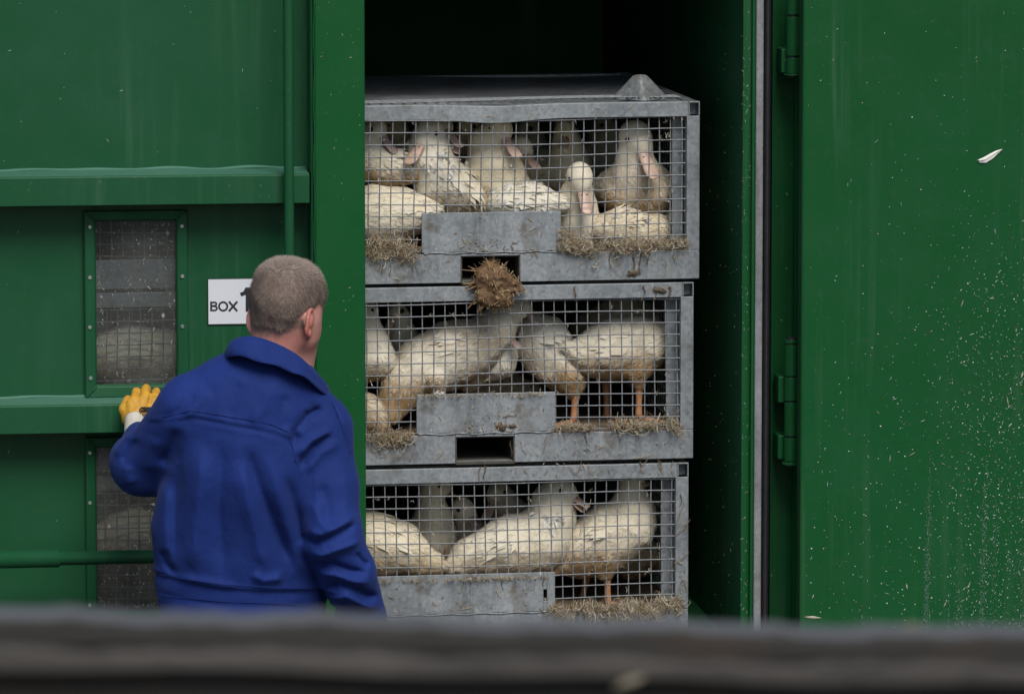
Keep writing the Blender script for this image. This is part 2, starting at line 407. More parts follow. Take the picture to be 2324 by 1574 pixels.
def window(ox0, ox1, oy0, oy1, ix0, ix1, iy0, iy1, screws):
    yf = PAN - 0.022
    p = lambda x, y, Y: P(x, y, Y)
    X0, X1 = p(ox0, 690, PAN).x, p(ox1, 690, PAN).x; Zt, Zb = p(310, oy0, PAN).z, p(310, oy1, PAN).z
    x0, x1 = p(ix0, 690, PAN).x, p(ix1, 690, PAN).x; zt, zb = p(310, iy0, PAN).z, p(310, iy1, PAN).z
    prof = [(0.0, PAN - 0.0005), (0.0, yf + 0.004), (0.10, yf), (0.86, yf + 0.003), (1.0, yf + 0.010), (1.0, PAN - 0.0005)]
    v, f = [], []
    for t, y in prof:
        for (a, c, e, g_) in ((X0, Zb, x0, zb), (X1, Zb, x1, zb), (X1, Zt, x1, zt), (X0, Zt, x0, zt)):
            v.append((a + (e-a)*t, y, c + (g_-c)*t))
    for i in range(len(prof)-1):
        for k in range(4): f.append((i*4+k, i*4+(k+1) % 4, (i+1)*4+(k+1) % 4, (i+1)*4+k))
    mb = MB(); mb.add(v, f); fr = cpart(mb, 'window_frame', M['green'], bw=0.0015)
    for (a, c, e, g_) in ((X0, Zb, x0, zb), (X1, Zb, x1, zb), (X1, Zt, x1, zt), (X0, Zt, x0, zt)):
        mb = MB(); mb.tube([(a + (e-a)*t, yf - 0.0005 + (0.003 if t > .8 else 0), c + (g_-c)*t) for t in np.linspace(0.06, 0.95, 9)], [0.0022 + 0.0008*math.sin(9*t) for t in range(9)], 6)
        cpart(mb, 'weld_seam', M['green'], parent=fr, smooth=True)
    mb = MB(); mb.box(x0 - 0.004, x1 + 0.004, PAN - 0.004, PAN - 0.001, zb - 0.004, zt + 0.004); cpart(mb, 'pane', M['pane'], parent=fr)
    for sx, sy in screws:
        c = P(sx, sy, yf)
        mb = MB(); n = 14
        rr = [(0.0048, 0.0), (0.0048, -0.0016), (0.0036, -0.003), (0.0019, -0.003), (0.0017, -0.0012), (0.0001, -0.0012)]
        mb.rings([[(c.x + r*math.cos(2*math.pi*k/n), yf + 0.001 + dy, c.z + r*math.sin(2*math.pi*k/n)) for k in range(n)][::-1] for r, dy in rr])
        cpart(mb, 'screw', M['steel_screw'], parent=fr)
window(191, 426, 476, 900, 218, 399, 500, 870, [(204, 515), (204, 630), (204, 743), (206, 858), (413, 513), (414, 627), (414, 741)])
window(190, 426, 988, 1412, 215, 399, 1012, 1383, [(204, 1027), (204, 1141), (204, 1257), (204, 1373)])

# inside of the container
xr = P(1690, 700, 0.02).x
YB = 2.5
o = MB(); o.box(xr, xr + 0.03, 0.03, YB, Z0, Z1); cpart(o, 'inner_wall', M['green_dark'])
o = MB(); o.box(XL, xr + 0.03, YB + 0.001, YB + 0.03, Z0, Z1); cpart(o, 'back_wall', M['green_dark'])
o = MB(); o.box(XL, xr + 0.9, 0.0, YB + 0.03, Z1 + 0.001, Z1 + 0.05); cpart(o, 'roof', M['green_dark'])
o = MB(); o.box(XL - 0.03, XL - 0.001, PAN, YB + 0.03, Z0, Z1); cpart(o, 'end_wall', M['green'])
zfl = PC(1561, 1452, 0).z - 0.004
o = MB(); o.box(XL, xr - 0.001, 0.14, YB, Z0, zfl); cpart(o, 'floor', M['green_dark'])
# jamb strips right of the opening: green lip, bright edge, aluminium strip, rubber seal, recess
def vstrip(name, pa, pb, ya, yb, mt, bw=0.0, zt=Z1, zb=Z0):
    mb = MB(); mb.box(P(pa, 700, ya).x, P(pb, 700, ya).x, ya, yb, zb, zt); return cpart(mb, name, mt, bw=bw)
vstrip('door_lip', 1684, 1704.5, 0.020, 0.029, M['green_door'])
vstrip('jamb_edge', 1705, 1713, 0.004, 0.12, M['green_post'], 0.002)
vstrip('metal_strip', 1713.5, 1730.5, -0.004, 0.12, M['trim'], 0.003)
xa, xb = P(1731, 700, 0).x, P(1750, 700, 0).x
mb = MB(); mb.rings([[(xa + (xb-xa)*(0.5 - 0.5*math.cos(a)), 0.022 - 0.022*math.sin(a)*0.9, z) for a in np.linspace(0, math.pi, 10)] + [(xb, 0.1, z), (xa, 0.1, z)] for z in (Z0, Z1)]); cpart(mb, 'rubber_seal', M['rubber'], smooth=False)
vstrip('door_recess', 1750.5, 1800, 0.075, 0.14, M['green_door'])
vstrip('door_recess', 1801.5, 2500, 0.060, 0.14, M['green_door'])
# door swung open towards the camera
xd = P(1818.5, 700, -0.13).x
mb = MB(); n = 26; m_ = 22; gx = np.linspace(xd, xd + 1.15, n); gz = np.linspace(Z0 - 0.05, Z1 - 0.02, m_)
mb.box(xd, xd + 1.15, -0.13, -0.075, Z0 - 0.05, Z1 - 0.02)
door = cpart(mb, 'door', M['green_door'], bw=0.006)
door['label'] = 'open door spattered with dirt flecks and streaks'
# hinges
def hinge(segs, plates):
    xc = P(1797, 700, -0.03).x; r = 0.0165
    h0 = None
    for (ya, yb, rr) in segs:
        za, zb_ = P(1797, ya, -0.03).z, P(1797, yb, -0.03).z
        mb = MB(); mb.tube([(xc, -0.03, za), (xc, -0.03, zb_)], r*rr, 22)
        if h0 is None: h0 = cpart(mb, 'hinge', M['green_door'], bw=0.0012)
        else: cpart(mb, 'knuckle', M['green_door'], parent=h0, bw=0.0012)
    za, zb_ = P(1797, segs[0][0], -0.03).z, P(1797, segs[-1][1], -0.03).z
    mb = MB(); mb.tube([(xc, -0.03, za + 0.006), (xc, -0.03, zb_ - 0.004)], r*0.7, 14); cpart(mb, 'hinge_pin', M['rubber'], parent=h0)
    for (ya, yb, pa, pb) in plates:
        mb = MB(); mb.box(P(pa, 700, -0.01).x, P(pb, 700, -0.01).x, -0.012, 0.058, P(1797, yb, 0).z, P(1797, ya, 0).z); cpart(mb, 'hinge_plate', M['green_door'], parent=h0, bw=0.003)
hinge([(-60, 33, 1), (38, 126, 1.02), (131, 167, 1), (167.5, 171, 1.35)], [(110, 165, 1770, 1790)])
hinge([(770, 778, 1.05), (781, 852, 1.02), (855, 908, 1), (912, 988, 1), (992, 1046, 1.02), (1047, 1053, 1.3)], [(852, 912, 1767, 1790), (985, 1040, 1767, 1790)])

# ================================================================== sign
sg = empty('sign', P(471, 737, PAN)); SO = Vector(sg.location)
tag(sg, 'white sign with BOX 1 in black letters on the green panel behind the man', 'sign')
s0, s1 = P(471, 737, PAN), P(590, 630, PAN)
mb = MB(); mb.box(s0.x, s1.x, PAN - 0.003, PAN - 0.0004, s0.z, s1.z); mb.build('sign_border', M['black'], sg, origin=SO)
e = 0.0022; mb = MB(); mb.box(s0.x + e, s1.x - e, PAN - 0.0042, PAN - 0.0032, s0.z + e, s1.z - e); mb.build('sign_face', M['white_sign'], sg, origin=SO)
def letters(glyphs, name):
    """flat print: each glyph is a list of strokes (points in picture units, stroke width)"""
    for gl_i in glyphs:
        mb = MB(); k = 0
        for pts, w in gl_i:
            q = [P(x, y, PAN - 0.00455 - 0.00006*k) for x, y in pts]; k += 1; w_ = w*mpp(q[0])*0.5; closed = (q[0]-q[-1]).length < 1e-6
            L_, R_ = [], []
            for i, p in enumerate(q):
                a = q[i-1] if i else (q[-2] if closed else p); c = q[i+1] if i < len(q)-1 else (q[1] if closed else p)
                t = (c-a).normalized(); nrm = Vector((-t.z, 0, t.x)); L_.append(p + nrm*w_); R_.append(p - nrm*w_)
            n_ = len(q); mb.add(L_ + R_, [(i, i+1, n_+i+1, n_+i) for i in range(n_-1)])
        so = mb.build(name, M['black'], sg, origin=SO).modifiers.new('thick', 'SOLIDIFY'); so.thickness = 0.0003; so.offset = 0
arc = lambda cx, cy, rx, ry, a0, a1, n=14: [(cx + rx*math.cos(math.radians(a0 + (a1-a0)*i/n)), cy - ry*math.sin(math.radians(a0 + (a1-a0)*i/n))) for i in range(n+1)]
yT, yB, sw = 684.0, 706.0, 4.3
yMd = 694.3
letters([
    [([(479.2, yT), (479.2, yB)], sw), ([(478, yT + 2)] + [(484, yT + 2)] + arc(486, (yT + yMd)/2 + .6, 5.2, (yMd - yT)/2 - 1.2, 90, -90, 10) + [(478, yMd)], sw*.9), ([(478, yMd), (484, yMd)] + arc(486.6, (yMd + yB)/2 - .8, 5.8, (yB - yMd)/2 - 1.1, 90, -90, 10) + [(478, yB - 2)], sw*.9)],
    [(arc(506.5, 695, 9.4, 9.6, 0, 360, 30), sw)],
    [([(519.5, yT), (538.5, yB)], sw*1.1), ([(538.5, yT), (519.5, yB)], sw*1.1)],
    [([(563, 652), (563, 707)], 11), ([(546, 668.5), (555, 665), (561.5, 654)], 9)],
], 'lettering')

# ================================================================== fence in front
fy = CAM.y + 5.4
fence = empty('fence', (0.0, fy, 0.0)); FO = Vector((0, fy, 0))
tag(fence, 'dark weathered timber fence crossing the bottom edge close to the camera', 'fence')
m, nt, b = mat('weathered_timber', 0.8)
c = coords(nt, (1.2, 9, 30)); n1 = noise(nt, c, 1.6, 6, 0.65)
colr = mix(nt, ramp(nt, n1, [(0.3, 0.0), (0.7, 1.0)]), (0.010, 0.0095, 0.009), (0.034, 0.0325, 0.030))
colr = mix(nt, ramp(nt, noise(nt, coords(nt, (7, 7, 7)), 1.0, 4), [(0.5, 0.0), (0.7, 0.7)]), colr, (0.04, 0.026, 0.016))
nt.links.new(colr, b.inputs['Base Color']); bump(nt, b, n1, 0.6, 0.004); M['timber'] = m
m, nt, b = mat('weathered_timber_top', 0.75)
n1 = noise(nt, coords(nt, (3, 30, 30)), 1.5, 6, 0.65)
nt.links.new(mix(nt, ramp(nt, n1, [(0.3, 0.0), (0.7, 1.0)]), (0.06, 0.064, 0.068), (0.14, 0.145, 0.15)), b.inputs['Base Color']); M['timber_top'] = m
M['pale_wood'] = simple('pale_split_wood', (0.16, 0.14, 0.10), (0.26, 0.23, 0.17), 30, 0.8)
M['timber_mid'] = simple('grey_timber', (0.025, 0.023, 0.021), (0.062, 0.057, 0.052), 9, 0.8)
tilt = -0.043
fx0, fx1 = P(-4200, 1400, fy).x, P(6600, 1400, fy).x
fz = P(1162, 1428, fy).z
def fboard(name, ztop, zbot, y0, y1, topm=None, seed=0, nose=None):
    n = 230; rings = []; xs_ = np.linspace(fx0, fx1, n)
    xm = P(1162, 1414, fy).x
    for x in xs_:
        s = 0.9*math.tanh((x - xm)/0.9)*tilt; w = 0.0018*math.sin(x*21 + seed) + 0.0013*math.sin(x*57 + seed*2) + 0.001*math.sin(x*131 + seed)
        w2 = 0.002*math.sin(x*17 + seed*3)
        rings.append([(x, y0, zbot + s + w2), (x, y1, zbot + s + w2), (x, y1, ztop + s + w), (x, y0 + 0.006, ztop + s + w), (x, y0, ztop - 0.005 + s + w)][::-1])
    mb = MB(); mb.rings(rings)
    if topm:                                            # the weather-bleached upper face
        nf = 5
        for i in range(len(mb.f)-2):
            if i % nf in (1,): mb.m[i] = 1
    if nose: topm = nose; mb.m = [1]*len(mb.m)
    if topm:
        return mb.build(name, [M['timber'], topm], fence, origin=FO)
    return mb.build(name, M['timber'], fence, origin=FO)
fboard('rail', fz, fz - 0.024, 0 + fy, fy + 0.07, M['timber_top'], 0.3)
fboard('board', fz - 0.0245, fz - 0.0425, fy - 0.016, fy + 0.010, None, 1.7, M['timber_mid'])
fboard('board', fz - 0.0435, fz - 0.16, fy + 0.012, fy + 0.034, None, 2.9)
fboard('board', fz - 0.17, fz - 0.30, fy + 0.004, fy + 0.03, None, 4.1)
fboard('board', fz - 0.31, fz - 0.46, fy + 0.004, fy + 0.03, None, 5.1)
fboard('board', fz - 0.012, fz - 0.30, fy + 0.036, fy + 0.05, None, 3.3)
for (xa, ya, xb, yb, r_) in ((1392, 1562, 1464, 1534, 0.0042), (1392, 1406, 1418, 1402, 0.0026), (1262, 1400, 1290, 1398, .0018), (2050, 1424, 2085, 1422, .0022)):
    yy_ = fy - 0.017 if ya > 1500 else fy + 0.01; a, b_ = P(xa, ya, yy_), P(xb, yb, yy_)
    mb = MB(); mb.tube([a, a.lerp(b_, .4) + Vector((0, 0, .001)), a.lerp(b_, .7), b_], [r_*.4, r_, r_*.9, r_*.3], 8); mb.build('splinter', M['pale_wood'], fence, True, FO)
for x in (fx0 + 0.1, fx1 - 0.1):
    mb = MB(); mb.box(x - 0.05, x + 0.05, fy + 0.051, fy + 0.12, 0, fz - 0.04); bevel(mb.build('post', M['timber'], fence, origin=FO), 0.004)

# ================================================================== wire-mesh poultry crates
CL, CD, CHT = 1.50, 0.95, 0.430
WS, WH, WR = 0.0272, 0.0285, 0.00185
def wires(mb, o, ux, uz, w, h, sx, sz, off, seed, bend=0.002):
    """a welded mesh of WIDTH x HEIGHT from corner o along ux, uz"""
    rr = random.Random(seed); nrm = ux.cross(uz)
    ph = [rr.uniform(0, 6) for _ in range(8)]
    def wv(a, c):
        return ux*(bend*(math.sin(c*9 + ph[0] + a*3) + 0.6*math.sin(a*15 + ph[1] + c*6))) + uz*(bend*(math.sin(a*8 + ph[2]) + .6*math.sin(a*3.1 + c*11 + ph[3]))) + nrm*(bend*1.5*math.sin(a*5 + ph[4])*math.sin(c*7 + ph[5]))
    nx = int(w/sx); nz = int(h/sz)
    for i in range(nx+1):
        a = off + i*sx
        if a > w: break
        j = rr.uniform(-.0012, .0012)
        mb.tube([o + ux*(a+j) + uz*c + wv(a, c) for c in np.linspace(0, h, 9)], WR, 4, cap=False)
    for k in range(nz+1):
        c = 0.010 + k*sz
        if c > h: break
        mb.tube([o + uz*c + ux*a + wv(a, c) + nrm*0.0022 for a in np.linspace(0, w, max(9, int(w/0.06)))], WR, 4, cap=False)
def crate(px, py, label, wide_plate=False, cone=False, dent=0.0, seed=0):
    base = PC(px, py, 0.0)
    root = empty('poultry_crate', base, CA)
    tag(root, label, 'crate', 'galvanised crates stacked in the container')
    def part(mb, name, m, smooth=False, bw=0.0025, parent=None):
        o = mb.build(name, m, parent or root, smooth)
        if bw: bevel(o, bw)
        return o
    PW, TR, BR = 0.032, 0.036, 0.070
    # top rail (dented where it was knocked)
    n = 70; rings = []
    for x in np.linspace(-CL, -0.0275, n):
        q = dent*math.exp(-((x + 0.50)/0.10)**2)
        rings.append([(x, 0 - 0.4*q, CHT - TR - q), (x, 0.003, CHT - TR - q + 0.003), (x, 0.030, CHT - TR + 0.004), (x, 0.030, CHT - q*0.5), (x, 0 - 0.3*q, CHT - q*0.5)][::-1])
    mb = MB(); mb.rings(rings); part(mb, 'top_rail', M['zinc'], bw=0.002)
    # open end of the rear-running tube at the corner: a square hole in a frame
    mb = MB(); z1_, z0_ = CHT, CHT - 0.034
    mb.box(-0.0272, 0.0, 0.0, 0.028, z1_ - 0.003, z1_); mb.box(-0.003, 0.0, 0.0, 0.028, z0_, z1_ - 0.0032); mb.box(-0.0272, -0.0245, 0.001, 0.028, z0_, z1_ - 0.0032)
    part(mb, 'tube_end', M['zinc'], bw=0.0008)
    # corner posts
    for x0 in (-PW, -CL):
        mb = MB(); mb.box(x0, x0 + PW, 0.0, 0.004, BR + 0.0005, CHT - 0.0345); mb.box(x0, x0 + 0.004, 0.0045, 0.03, BR, CHT - TR); mb.box(x0 + PW - 0.004, x0 + PW, 0.0045, 0.03, BR, CHT - TR)
        part(mb, 'corner_post', M['zinc'], bw=0.0015)
        mb = MB(); mb.box(x0, x0 + PW, CD - 0.03, CD, 0.02, CHT); part(mb, 'corner_post', M['zinc'], bw=0.0015)
    mb = MB(); mb.box(-0.060, -0.0325, 0.040, 0.046, BR, CHT - 0.003); part(mb, 'inner_flange', M['zinc'], bw=0.001)
    # bottom rail with the fork pocket
    pz = 0.064; pa, pb = -0.585, -0.440
    if wide_plate: pa, pb = -0.95, -0.80
    mb = MB(); th = 0.004
    mb.box(-CL, pa, 0, th, 0, BR); mb.box(pb, 0, 0, th, 0, BR); mb.box(pa, pb, 0, th, pz, BR)
    mb.box(-CL, 0, th + .0003, 0.028, 0, 0.004)
    part(mb, 'bottom_rail', M['zinc'], bw=0.0015)
    mb = MB(); d0 = CD*0.9
    mb.box(pa, pb, 0.0045, d0, pz - 0.003, pz - 0.0002); mb.box(pa, pa + 0.003, -0.001, d0, 0.0045, pz - 0.0035); mb.box(pb - 0.003, pb, -0.001, d0, 0.0045, pz - 0.0035); mb.box(pa, pb, -0.002, d0, -0.003, 0.0038); mb.box(pa, pb, d0, d0 + .003, 0, pz)
    part(mb, 'fork_pocket', M['pocket'], bw=0.0008)
    # raised plate over the pocket
    ha, hb = (-1.06, -0.330) if wide_plate else (-0.680, -0.341)
    zt = 0.170
    mb = MB()
    if wide_plate:                                      # plate with a slot near its right end
        sa, sb, za, zb = hb - 0.0285, hb - 0.0195, 0.100, 0.128
        for (a, b_, c, d_) in ((ha, sa, 0.0745, zt), (sb, hb, 0.0745, zt), (sa, sb, 0.0745, za), (sa, sb, zb, zt)): mb.box(a, b_, -0.0022, 0.003, c, d_)
    else: mb.box(ha, hb, -0.0022, 0.003, 0.0745, zt)
    part(mb, 'front_plate', M['zinc'], bw=0.001)
    mb = MB(); xs_ = np.linspace(ha + 0.005, hb - 0.005, 70)
    mb.tube([(x, -0.001, 0.0725 + 0.0012*math.sin(x*77 + seed)) for x in xs_], [0.0016 + 0.0009*math.sin(x*119)**2 for x in xs_], 6); part(mb, 'weld_seam', M['zinc'], True, 0)
    # mesh on the front, both ends, back and top
    zA, zB = BR - 0.004, CHT - 0.012
    mb = MB(); wires(mb, Vector((-CL, 0.0075, zA)), Vector((1, 0, 0)), Vector((0, 0, 1)), CL - 0.028, zB - zA, WS, WH, 0.012 + 0.003*seed, seed + 3, 0.0019 if not dent else 0.0032)
    part(mb, 'wire_mesh', M['wire'], True, 0)
    mb = MB(); wires(mb, Vector((-0.012, 0.032, zA)), Vector((0, 1, 0)), Vector((0, 0, 1)), CD - 0.06, zB - zA, WS, WH, 0.01, seed + 5)
    part(mb, 'wire_mesh', M['wire'], True, 0)
    mb = MB(); wires(mb, Vector((-CL, CD - 0.01, zA)), Vector((1, 0, 0)), Vector((0, 0, 1)), CL, zB - zA, WS*2, WH*2, 0.01, seed + 6)
    part(mb, 'wire_mesh', M['wire'], True, 0)
    # floor tray, side and rear rails
    mb = MB(); mb.box(-CL + 0.004, -0.004, 0.0095, CD - 0.002, 0.0665, 0.0695); part(mb, 'floor_tray', M['floor'], bw=0)
    mb = MB(); mb.box(-0.0040, -0.0005, 0.031, CD - 0.031, 0.002, BR - 0.005); mb.box(-CL, -CL + 0.0036, 0.031, CD - 0.031, 0.002, BR); mb.box(-CL, 0, CD + .0005, CD + 0.004, 0.002, BR); part(mb, 'base_rail', M['zinc'], bw=0.0015)
    mb = MB(); mb.box(-0.028, 0.0, 0.0302, CD - 0.031, CHT - 0.034, CHT - 0.001); mb.box(-CL, -CL + 0.03, 0.0302, CD - 0.031, CHT - 0.034, CHT - 0.001); mb.box(-CL + 0.031, -0.029, CD - 0.03, CD - 0.002, CHT - 0.034, CHT - 0.001); part(mb, 'lid_rail', M['zinc'], bw=0.0015)
    if cone:
        n = 40; mx, my = np.meshgrid(np.linspace(-CL + 0.031, -0.029, 60), np.linspace(0.0305, CD - 0.031, 24), indexing='ij')
        z = CHT - 0.004 + 0.004*np.sin(mx*7)*np.sin(my*9)
        V = np.stack([mx, my, z], -1).reshape(-1, 3); ii = np.arange(60*24).reshape(60, 24)
        Fq = np.stack([ii[:-1, :-1], ii[1:, :-1], ii[1:, 1:], ii[:-1, 1:]], -1).reshape(-1, 4)
        lo_ = obj('lid_sheet', np_mesh('lid_sheet', V, Fq, M['zinc']), root)
        mb = MB(); wires(mb, Vector((-CL + .04, 0.032, CHT + 0.004)), Vector((1, 0, 0)), Vector((0, 1, 0)), CL - 0.08, 0.09, WS, WH, 0.01, seed + 9, 0.0025); part(mb, 'wire_mesh', M['wire'], True, 0)
        # locating cone: flared skirt, straight flanks, blunt tip
        cx, cy = -0.131, 0.088; rings = []
        for r, z in ((0.072, 0.0), (0.069, 0.003), (0.058, 0.012), (0.041, 0.030), (0.023, 0.050), (0.018, 0.0555), (0.011, 0.0585), (0.001, 0.0595)):
            ring = []
            for k in range(32):
                w = 2*math.pi*k/32; w4 = w + math.pi/4; sq = 0.88/max(abs(math.cos(w4)), abs(math.sin(w4)))**0.7
                ring.append((cx + r*sq*math.cos(w)*0.93, cy + r*sq*math.sin(w)*0.8, CHT + 0.001 + z))
            rings.append(ring)
        mb = MB(); mb.rings(rings); part(mb, 'locating_cone', M['zinc_cone'], True, 0)
    else:
        mb = MB(); wires(mb, Vector((-CL, 0.03, CHT - 0.008)), Vector((1, 0, 0)), Vector((0, 1, 0)), CL - 0.03, CD - 0.06, WS*2, WH*2, 0.01, seed + 9); part(mb, 'wire_mesh', M['wire'], True, 0)
    return root
crates = [crate(1587, 632, 'topmost grey wire crate, with a metal cone on its corner and a dented top rail', cone=True, dent=0.010, seed=1),
          crate(1573, 1039, 'middle grey wire crate of the stack, an empty fork pocket under its plate', seed=2),
          crate(1561.5, 1445, 'lowest grey wire crate, with a slotted wide plate just above the fence', wide_plate=True, seed=3)]

# ================================================================== ducks
def duck_mat():
    m, nt, b = mat('duck_feathers', 0.75, 0, 0.25)
    at = node(nt, 'ShaderNodeAttribute', attribute_name='dirt'); fl = at.outputs['Fac']
    ly = node(nt, 'ShaderNodeAttribute', attribute_name='yellow')
    n1 = noise(nt, coords(nt), 28, 6, 0.65); n2 = noise(nt, coords(nt, (1, 1, 1)), 9, 4, 0.6)
    white = mix(nt, ly.outputs['Fac'], (0.92, 0.88, 0.76), (0.88, 0.75, 0.47))
    white = mix(nt, ramp(nt, n1, [(0.35, 0.0), (0.75, 0.35)]), white, (0.76, 0.67, 0.49))
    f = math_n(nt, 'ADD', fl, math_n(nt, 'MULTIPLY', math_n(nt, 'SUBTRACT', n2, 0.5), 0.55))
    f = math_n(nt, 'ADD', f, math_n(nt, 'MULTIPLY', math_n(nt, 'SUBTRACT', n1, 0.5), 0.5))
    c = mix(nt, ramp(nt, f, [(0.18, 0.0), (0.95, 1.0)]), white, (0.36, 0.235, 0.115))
    nt.links.new(c, b.inputs['Base Color']); bump(nt, b, n1, 0.35, 0.004)
    b.inputs['Sheen Weight'].default_value = 0.15
    return m
M['duck'] = duck_mat()
M['bill'] = simple('duck_bill', (0.56, 0.39, 0.30), (0.68, 0.50, 0.41), 40, 0.42, bstr=0.1)
M['bill_grey'] = simple('duck_bill_greyish', (0.42, 0.31, 0.30), (0.54, 0.41, 0.39), 40, 0.42, bstr=0.1)
M['leg'] = simple('duck_leg', (0.43, 0.19, 0.085), (0.54, 0.30, 0.17), 60, 0.5, bstr=0.4)
M['eye'] = simple('duck_eye', (0.006, 0.006, 0.008), (0.01, 0.01, 0.012), 10, 0.08, bstr=0)

ZO = {'t': 139.44, 'm': 604.24, 'b': 1022.57}
def Z(c, x, y, dep): return PC(821.15 + x*0.34666, ZO[c] + y*0.34666, dep)
ZR = 0.34666*0.001067                                   # metres per zoom unit for radii

def bill_mesh(base, d, up, L, w, hgt, opening=0.0):
    side = d.cross(up).normalized()
    mb = MB()
    def blade(dd, uu, secs, mi=0):
        rings = []
        for t, ww, hh, dz in secs:
            c = base + dd*(L*t) + uu*(dz*hgt)
            rings.append([c + side*(ww*w*math.cos(2*math.pi*k/12)) + uu*(hh*hgt*math.sin(2*math.pi*k/12)*(1.0 if math.sin(2*math.pi*k/12) > 0 else 0.45)) for k in range(12)])
        mb.rings(rings, mi)
    blade(d, up, [(-0.12, 0.62, 0.80, 0.0), (0.05, 0.72, 0.80, -0.02), (0.25, 0.66, 0.52, -0.12), (0.5, 0.66, 0.33, -0.2), (0.75, 0.76, 0.24, -0.22), (0.92, 0.70, 0.19, -0.22), (1.0, 0.42, 0.12, -0.24), (1.02, 0.12, 0.04, -0.25)])
    d2 = (d*math.cos(opening) - up*math.sin(opening)).normalized(); u2 = side.cross(d2).normalized()
    blade(d2, u2, [(-0.1, 0.55, 0.34, -0.35), (0.2, 0.56, 0.22, -0.38), (0.6, 0.60, 0.16, -0.40), (0.88, 0.56, 0.12, -0.36), (0.95, 0.2, 0.05, -0.34)])
    for s in (-1, 1):
        mb.ball(base + d*(L*0.34) + side*(s*w*0.30) + up*(hgt*0.22), 0.0022, (1, 1, 1), 6, 4, 1)
    return mb

def feathers(V, N, flow, dirt, yel, count, lmin, lmax, seed, keep=None, lmx=0.12):
    r = np.random.default_rng(seed)
    ids = np.arange(len(V)) if keep is None else np.flatnonzero(keep)
    ids = r.choice(ids, count)
    p = V[ids] + N[ids]*0.0006; n = N[ids]
    t = flow[ids] + r.normal(0, 0.22, (count, 3)); t -= n*(t*n).sum(1)[:, None]
    t /= np.maximum(np.linalg.norm(t, axis=1), 1e-6)[:, None]
    s = np.cross(n, t); L = r.uniform(lmin, lmax, count)[:, None]; w = L*r.uniform(0.16, 0.30, (count, 1))
    lift = r.uniform(0.0, lmx, (count, 1))
    a = p - t*L*0.1; b_ = p + t*L*0.35 + s*w + n*L*lift*0.30; c = p + t*L*0.35 - s*w + n*L*lift*0.30
    q = p + t*L*0.40 + n*(L*(lift*0.30) + 0.0006); e = p + t*L + n*L*lift*0.75 + s*w*r.normal(0, .5, (count, 1))
    VV = np.stack([a, b_, q, c, e], 1).reshape(-1, 3); k = np.arange(count)*5
    T3 = np.concatenate([np.stack([k, k+1, k+2], 1), np.stack([k, k+2, k+3], 1), np.stack([k+1, k+4, k+2], 1), np.stack([k+3, k+2, k+4], 1)])
    dd = np.repeat(np.clip(dirt[ids] + r.normal(0, 0.11, count), 0, 1), 5); yy = np.repeat(np.clip(yel[ids] + r.normal(0, .12, count), 0, 1), 5)
    return VV, T3, dd, yy

